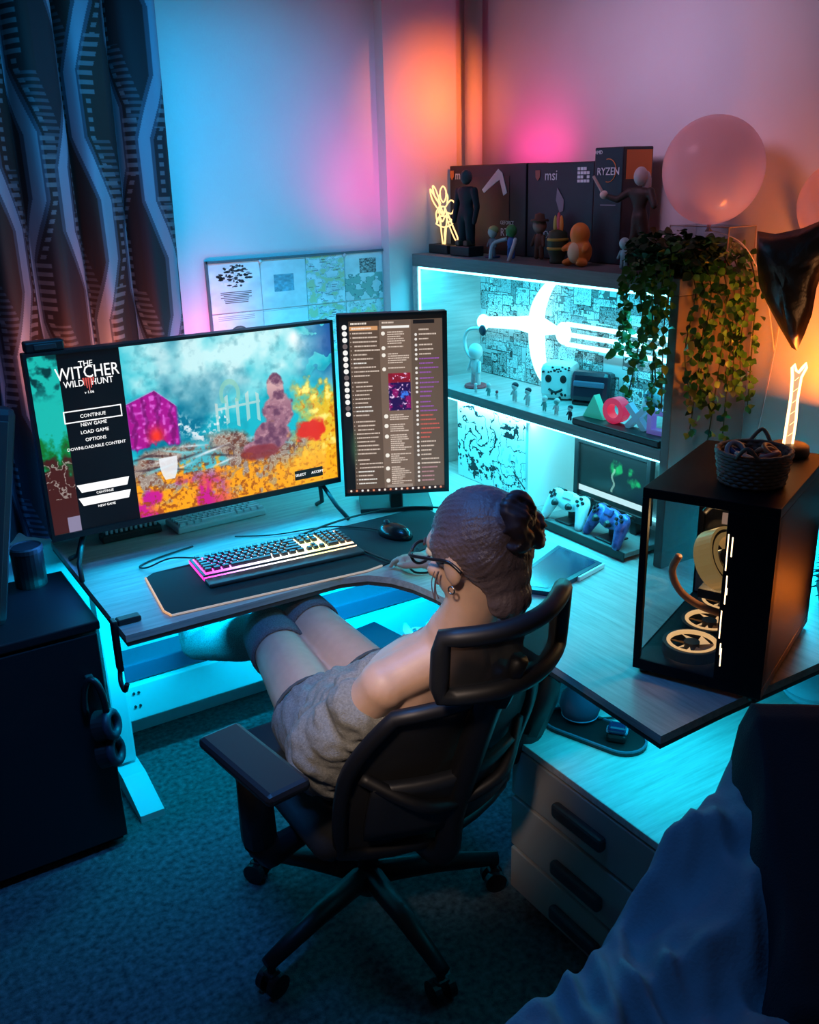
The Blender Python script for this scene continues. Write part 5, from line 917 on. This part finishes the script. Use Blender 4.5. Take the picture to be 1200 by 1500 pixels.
for s in (-1,1): e_=O('eye',EL(hl(s*.030,.080,.002),.0115,None,12,8),EYW,pr,smooth=True); sub('iris',EL(hl(s*.030,.0895,.001),.0045,None,10,6),EYD,e_,smooth=True); O('eyebrow',TU([hl(s*.014,.092,.019),hl(s*.032,.089,.025),hl(s*.050,.076,.020)],.0028,6),mat('brow',(.06,.04,.04),.8),pr)
O('lips',TU(smoothpts([hl(-.020,.088,-.065),hl(0,.0965,-.063),hl(.020,.088,-.065)],5),.0038,8),mat('lips',(.45,.16,.15),.5),pr,smooth=True)
# hair swept back into a bun
bm=NB(); ell(bm,hl(0,-.020,.028),(.082,.094,.088),HR,24,16); ell(bm,hl(0,-.058,-.035),(.060,.044,.058),HR,20,14); ell(bm,hl(0,-.05,.0),(.078,.06,.07),HR)
for s in (-1,1): ell(bm,hl(s*.066,.012,.020),(.014,.034,.038),HR)
bunc=hl(.0,-.098,.055); caps(bm,hl(.01,-.07,.05),bunc,.05,.04); ell(bm,hl(0,-.062,-.085),(.050,.034,.042),HR)
axb=(bunc-hl(0,.09,.03)).normalized(); a1=axb.orthogonal().normalized(); a2=axb.cross(a1); o0=hl(0,.05,.03)
def strands(co,nm):
    q=co-o0; an=math.atan2(q.dot(a2),q.dot(a1)); return .0008*math.sin(an*46+6*noise.noise(co*22))+.0014*noise.noise(V((an*9,q.dot(axb)*8,0)))+.0008*math.sin(an*97)
HAIR=mat('hair_mauve_brown',(.075,.055,.065),.42,col2=(.18,.14,.17),scale=7,stretch=(1,1,1),bump=.25,bscale=240)
hr_=O('hair',remesh(bm,.0042,4,strands),HAIR,pr,smooth=True,label='mauve brown hair swept back')
bm=NB(); ell(bm,bunc,(.030,.026,.028),HR,20,14)
def coil(c,ax_,r0,tr,turns,n=40):
    ax_=ax_.normalized(); p1=ax_.orthogonal().normalized(); p2=ax_.cross(p1); q=[]
    for i in range(n): a_=2*PI*turns*i/n; rr=r0*(1-.45*i/n); q.append(c+p1*rr*math.cos(a_)+p2*rr*math.sin(a_)+ax_*(.020*i/n))
    tube(bm,q,[tr*(1-.35*i/n) for i in range(n)],10)
coil(bunc+axb*.006,axb+rt*.3,.039,.021,1.9); coil(bunc+rt*.034-up*.026+axb*.004,axb+rt*.8,.028,.018,1.4); coil(bunc-rt*.010+up*.018+axb*.012,axb-rt*.4,.028,.016,1.3)
sub('bun',remesh(bm,.0036,2,lambda co,nm:.0009*math.sin((co-bunc).dot(a1)*420+6*noise.noise(co*25))+.0012*noise.noise(co*80)),mat('hair_bun',(.030,.020,.026),.45,col2=(.085,.055,.062),scale=14),hr_,smooth=True)
sub('hair_tie',TU([bunc-axb*.03+ (a1*math.cos(k*PI/10)+a2*math.sin(k*PI/10))*.034 for k in range(20)],.007,8,True),mat('hair_tie',(.015,.015,.02),.7),hr_,smooth=True)
r=random.Random(5); bm=NB()
for k in range(5): p=hl(-.074+r.uniform(-.004,.004),.036+r.uniform(-.006,.006),-.022); tube(bm,smoothpts([p,p+V((-.004,.004,-.02)),p+V((r.uniform(-.006,.0),.006,-.04)),p+V((r.uniform(-.008,.002),r.uniform(0,.006),-.055))],5),.0010,5)
sub('loose_strands',bm,HAIR,hr_,smooth=True,kind='stuff')
GLM=mat('glasses_black',(.012,.012,.015),.3); gf=None
for s in (-1,1):
    q=[hl(s*.034+.026*math.cos(a_),.104,-.001+.020*math.sin(a_)) for a_ in np.linspace(0,2*PI,24)[:-1]]; g_=O('glasses_rim',TU(q,.0030,8,True),GLM,pr,smooth=True)
    bm=NB(); c=bm.verts.new(hl(s*.034,.104,-.001)); rg=[bm.verts.new(p) for p in q]
    for i in range(len(rg)): bm.faces.new((c,rg[i],rg[(i+1)%len(rg)]))
    sub('lens',bm,CLEAR,g_); O('glasses_temple',TU(smoothpts([hl(s*.060,.103,.006),hl(s*.076,.088,.006),hl(s*.083,.03,.004),hl(s*.082,-.008,.0),hl(s*.078,-.030,-.02)],5),.0032,8),GLM,pr,smooth=True)
O('glasses_bridge',TU(smoothpts([hl(-.009,.104,.003),hl(0,.107,.006),hl(.009,.104,.003)],4),.0028,8),GLM,pr,smooth=True)
O('earring',TU([hl(-.081,-.002+.007*math.cos(k*PI/6),-.052+.007*math.sin(k*PI/6)) for k in range(12)],.0016,6,True),mat('earring_metal',(.5,.48,.45),.3,metal=1),pr,smooth=True)
# clothes
GT=mat('grey_jersey',(.16,.165,.155),.9,col2=(.27,.275,.26),scale=240,bump=.35,bscale=500)
def folds(k1,amp,seed):
    def f(co,nm): q=V((co.x*k1*1.5,(co.y+co.z)*k1*.45,(co.z-co.y)*k1*1.5)); return amp*(noise.noise(q+V((seed,0,0)))*1.1+.5*noise.noise(q*2.3))+.15*amp*noise.noise(co*70)
    return f
bm=NB(); loft(bm,[((.872,1.565,.535),(.205,0,-.01),(0,.12,.03)),((.873,1.56,.60),(.198,0,0),ax(.150)),((.876,1.51,.665),(.178,0,0),ax(.128)),((.884,1.45,.730),(.170,0,.01),ax(.112)),((.896,1.405,.785),(.160,0,.028),ax(.100)),((.906,1.395,.803),(.145,0,.036),(0,.088,.050))],28)
caps(bm,sL.lerp(eL,.42),eL,.062,.066); caps(bm,eL,eL.lerp(wL,.75),.064,.044); caps(bm,eL,V((.79,1.50,.645)),.068,.08); caps(bm,sL.lerp(eL,.55)+V((.02,-.01,-.01)),V((.85,1.38,.725)),.056,.082); caps(bm,eL+V((.02,-.01,-.02)),V((.84,1.42,.66)),.065,.10); caps(bm,eL+V((.02,.0,-.03)),V((.76,1.53,.57)),.06,.07)
caps(bm,(1.00,1.36,.848),sR+V((.012,.008,-.004)),.056,.062); caps(bm,sR,sR.lerp(eR,.55),.062,.058); caps(bm,(1.0,1.37,.832),(.97,1.43,.76),.068,.085); caps(bm,(.86,1.475,.772),(.97,1.475,.785),.058,.060); caps(bm,sL.lerp(eL,.5)+V((.02,.05,.01)),(.86,1.475,.772),.043,.056)
top=O('grey_top',keep_off_back(remesh(bm,.006,5,folds(11,.017,3)),.014),GT,pr,smooth=True,label='loose grey top slipped off one shoulder')
bm=NB(); ell(bm,(.885,1.615,.575),(.195,.15,.115)); 
for h_,k_ in ((hipL,kL),(hipR,kR)):
    d=(k_-h_).normalized(); u_=d.cross(V((0,0,1))).normalized(); v_=u_.cross(d); loft(bm,[(h_+d*q,u_*rr,v_*rr) for q,rr in ((-.06,.095),(0,.103),(.05,.102),(.075,.100))],24)
so=O('shorts',remesh(bm,.006,4,folds(13,.009,8)),mat('shorts_cloth',(.13,.15,.16),.9,col2=(.22,.25,.26),scale=200,bump=.35,bscale=450),pr,smooth=True)
for h_,k_ in ((hipL,kL),(hipR,kR)):
    d=(k_-h_).normalized(); c=h_+ d*.075; u_=d.cross(V((0,0,1))).normalized(); v_=u_.cross(d); sub('hem',TU([c+u_*.096*math.cos(a_)+v_*.096*math.sin(a_) for a_ in np.linspace(0,2*PI,30)[:-1]],.0045,8,True),mat('shorts_hem',(.06,.075,.085),.9),so,smooth=True)
KN=mat('sock_knit',(.10,.105,.12),.95,col2=(.30,.31,.33),scale=330,bump=.6,bscale=600)
for h_,k_,a_,he,to in ((hipL,kL,aL,hL,tL),(hipR,kR,aR,hR2,tR)):
    bm=NB(); s0=h_.lerp(k_,.86); caps(bm,h_.lerp(k_,.90),k_,.071,.067,20); ell(bm,k_+V((0,.005,.008)),(.066,.066,.064)); caps(bm,k_,k_.lerp(a_,.38),.063,.064); caps(bm,k_.lerp(a_,.38),a_,.064,.042); caps(bm,a_,he,.042,.037); caps(bm,he,to,.037,.029); caps(bm,a_,to,.038,.026)
    d=(k_-h_).normalized(); sk=O('long_sock',remesh(bm,.006,4,lambda co,nm:.0012*noise.noise(co*120)),KN,pr,smooth=True)
    c=h_.lerp(k_,.80); u_=d.cross(V((0,0,1))).normalized(); v_=u_.cross(d)
    bm=NB(); n=32; R_=[[bm.verts.new(c+d*q+u_*rr*math.cos(2*PI*j/n)+v_*rr*math.sin(2*PI*j/n)) for j in range(n)] for q,rr in ((-.014,.068),(-.014,.0745),(.0,.0755),(.04,.0745),(.09,.070))]
    for A_,B_ in zip(R_,R_[1:]):
        for j in range(n): bm.faces.new((A_[j],A_[(j+1)%n],B_[(j+1)%n],B_[j]))
    sub('cuff',bm,mat('sock_cuff',(.08,.085,.095),.95,col2=(.20,.21,.23),scale=330,bump=.6,bscale=600),sk,smooth=True)
# ================================================================== dark cabinet at the left
CABM=mat('cabinet_black',(.010,.011,.014),.55)
cb=T('side_cabinet','black side cabinet in the shadow at the left of the desk','cabinet',(.1,2.45,0))
O('carcass',BX(-.35,.478,2.30,2.675,.02,.665,.004),CABM,cb); O('cabinet_top',BX(-.36,.483,2.28,2.68,.665,.69,.004),mat('cabinet_top',(.008,.009,.012),.55),cb); O('plinth',BX(-.34,.468,2.32,2.65,0,.02),BLACK,cb)
for x0,x1,hx in ((-.345,.050,.02),(.056,.474,.085)):
    d=O('door',BX(x0,x1,2.284,2.30,.03,.655,.003),CABM,cb); sub('handle',CY_((hx,2.276,.42),(hx,2.276,.52),.006,n=10),DARK,d,smooth=True)
t=T('canister','black lidded canister standing on the side cabinet','canister',(.39,2.625,.69)); O('body',LA([(0,0),(.042,0),(.043,.006),(.043,.10),(0,.10)],24,(.39,2.625,.6905)),BLACK,t); O('lid',LA([(0,.10),(.045,.10),(.045,.112),(.041,.116),(.038,.112),(0,.112)],24,(.39,2.625,.6905)),DARK,t)
t=T('padded_case','dark padded case leaning at the left edge on the side cabinet','case',(.15,2.42,.69)); M=Matrix.Rotation(.22,4,'Y')@Matrix.Rotation(-.12,4,'X')
O('shell',B((.175,2.46,.985),(.34,.07,.56),0,.02,M),mat('case_navy',(.012,.016,.028),.6),t); O('edge_strip',B((.175,2.42,.985),(.30,.006,.50),0,.002,M),DARK,t)
t=T('headphones','black headphones hanging on the front of the side cabinet','headphones',(.40,2.26,.30)); hcx=.435
O('band',TU([(hcx+.055*math.cos(a_)*.4,2.255-.018*math.cos(a_),.46+.085*math.sin(a_)) for a_ in np.linspace(-.2,PI+.2,20)],.009,8),BLACK,t,smooth=True)
for s,z in ((1,.44),(-1,.36)):
    c=V((hcx+.018,2.245,z-.03)); bm=NB(); d=V((.75,-.55,.2)).normalized(); cyl(bm,c-d*.022,c+d*.012,.042,.038,22); f=O('ear_cup',bm,BLACK,t); u_=d.orthogonal().normalized(); v_=d.cross(u_); sub('cushion',TU([c+d*.016+(u_*math.cos(a_)+v_*math.sin(a_))*.031 for a_ in np.linspace(0,2*PI,24)[:-1]],.012,8,True),mat('ear_cushion',(.03,.035,.055),.45),f,smooth=True)
O('hook',BX(.425,.445,2.255,2.285,.535,.548,.003),DARK,t)
# ================================================================== bed corner, duvet and coat at the lower right
bd=T('bed','low bed corner below the crumpled duvet at the lower right','bed',(.9,.4,0)); O('mattress',BX(.62,1.18,-.40,.76,.22,.42,.03),mat('bed_sheet',(.30,.34,.38),.9),bd); O('frame',BX(.60,1.20,-.42,.78,.05,.22,.01),DARK,bd)
for x in (.63,1.17):
    for y in (-.39,.75): O('leg',BX(x-.02,x+.02,y-.02,y+.02,0,.05),DARK,bd)
def height_cloth(nx,ny,fn):
    bm=NB(); g=[[bm.verts.new(fn(i/nx,j/ny)) for j in range(ny+1)] for i in range(nx+1)]
    for i in range(nx):
        for j in range(ny): bm.faces.new((g[i][j],g[i+1][j],g[i+1][j+1],g[i][j+1]))
    return bm
def ridge(p,s,k): n=noise.noise(V((p[0]*k,p[1]*k,s))); return 1-2*math.sqrt(n*n+.006)
def duv(u,v):
    x=.36+.90*u; ym=.87+.13*u; y=-.35+(ym+.35)*v; ed=min(u/.10,(1-v)/.06,1); ed=max(ed,0); e2=math.sin(ed*PI/2)**.7
    h=.50+.05*u+.22*max(0,(u-.45)/.55)**1.2*max(0,(v-.3)/.7)
    h+=.065*ridge((x+.5*y,y*1.3),1,4.0)*(.5+.5*u)+.040*ridge((x*1.3,y-.8*x),5,8.5)+.006*ridge((x+y,y*.5),9,14)-.04
    z=.04+(h-.04)*e2; d=(1-e2)
    return V((x-.05*d*(u<.1)+.02*noise.noise(V((y*6,z*5,1)))*d, y+.03*d*(v>.9)+.03*noise.noise(V((x*7,z*3,2)))*(.3+d), z))
DUV=mat('duvet_blue_grey',(.18,.225,.27),.85,bump=.15,bscale=160)
dv=O('duvet',height_cloth(130,150,duv),DUV,None,smooth=True,label='crumpled blue grey duvet heaped over the bed at the lower right',cat='bedding'); s=dv.modifiers.new('t','SOLIDIFY'); s.thickness=.02; s.offset=-1
ct=T('draped_coat','dark navy coat draped over a chair back at the right edge','coat',(1.4,.75,0)); es=V((.77,-.64,0)).normalized(); ed_=V((-.64,-.77,0)).normalized(); o_=V((1.265,.955,0))
def coatf(u,v):
    s=u*.62; d=v*.52; eu=min(u/.05,1); ev=min((1-v)/.10,v/.05,1); e=math.sin(max(min(eu,ev),0)*PI/2)**.5
    h=.85 if d<.07 else .85-.22*min(1,(d-.07)/.40)
    h+=.018*noise.noise(V((s*9,d*5,7)))*min(1,d/.1); z=.06+(h-.06)*e; k=max(0,1-z/.85); f_=.018*math.sin(d*34+z*4)*min(1,k*2)*(u<.06)
    p=o_+es*(s-.05*k*(u<.06)+f_)+ed_*(d-.03*k*(v<.06)+.05*k*(v>.88)); return V((p.x,p.y,z))
s=O('coat_cloth',height_cloth(60,60,coatf),mat('coat_navy',(.008,.011,.018),.9,bump=.3,bscale=300),ct,smooth=True); m_=s.modifiers.new('t','SOLIDIFY'); m_.thickness=.015
O('chair_frame',TU([(1.40,.79,0),(1.40,.79,.70),(1.60,.62,.70),(1.60,.62,0)],.016,8),DARK,ct,smooth=True)
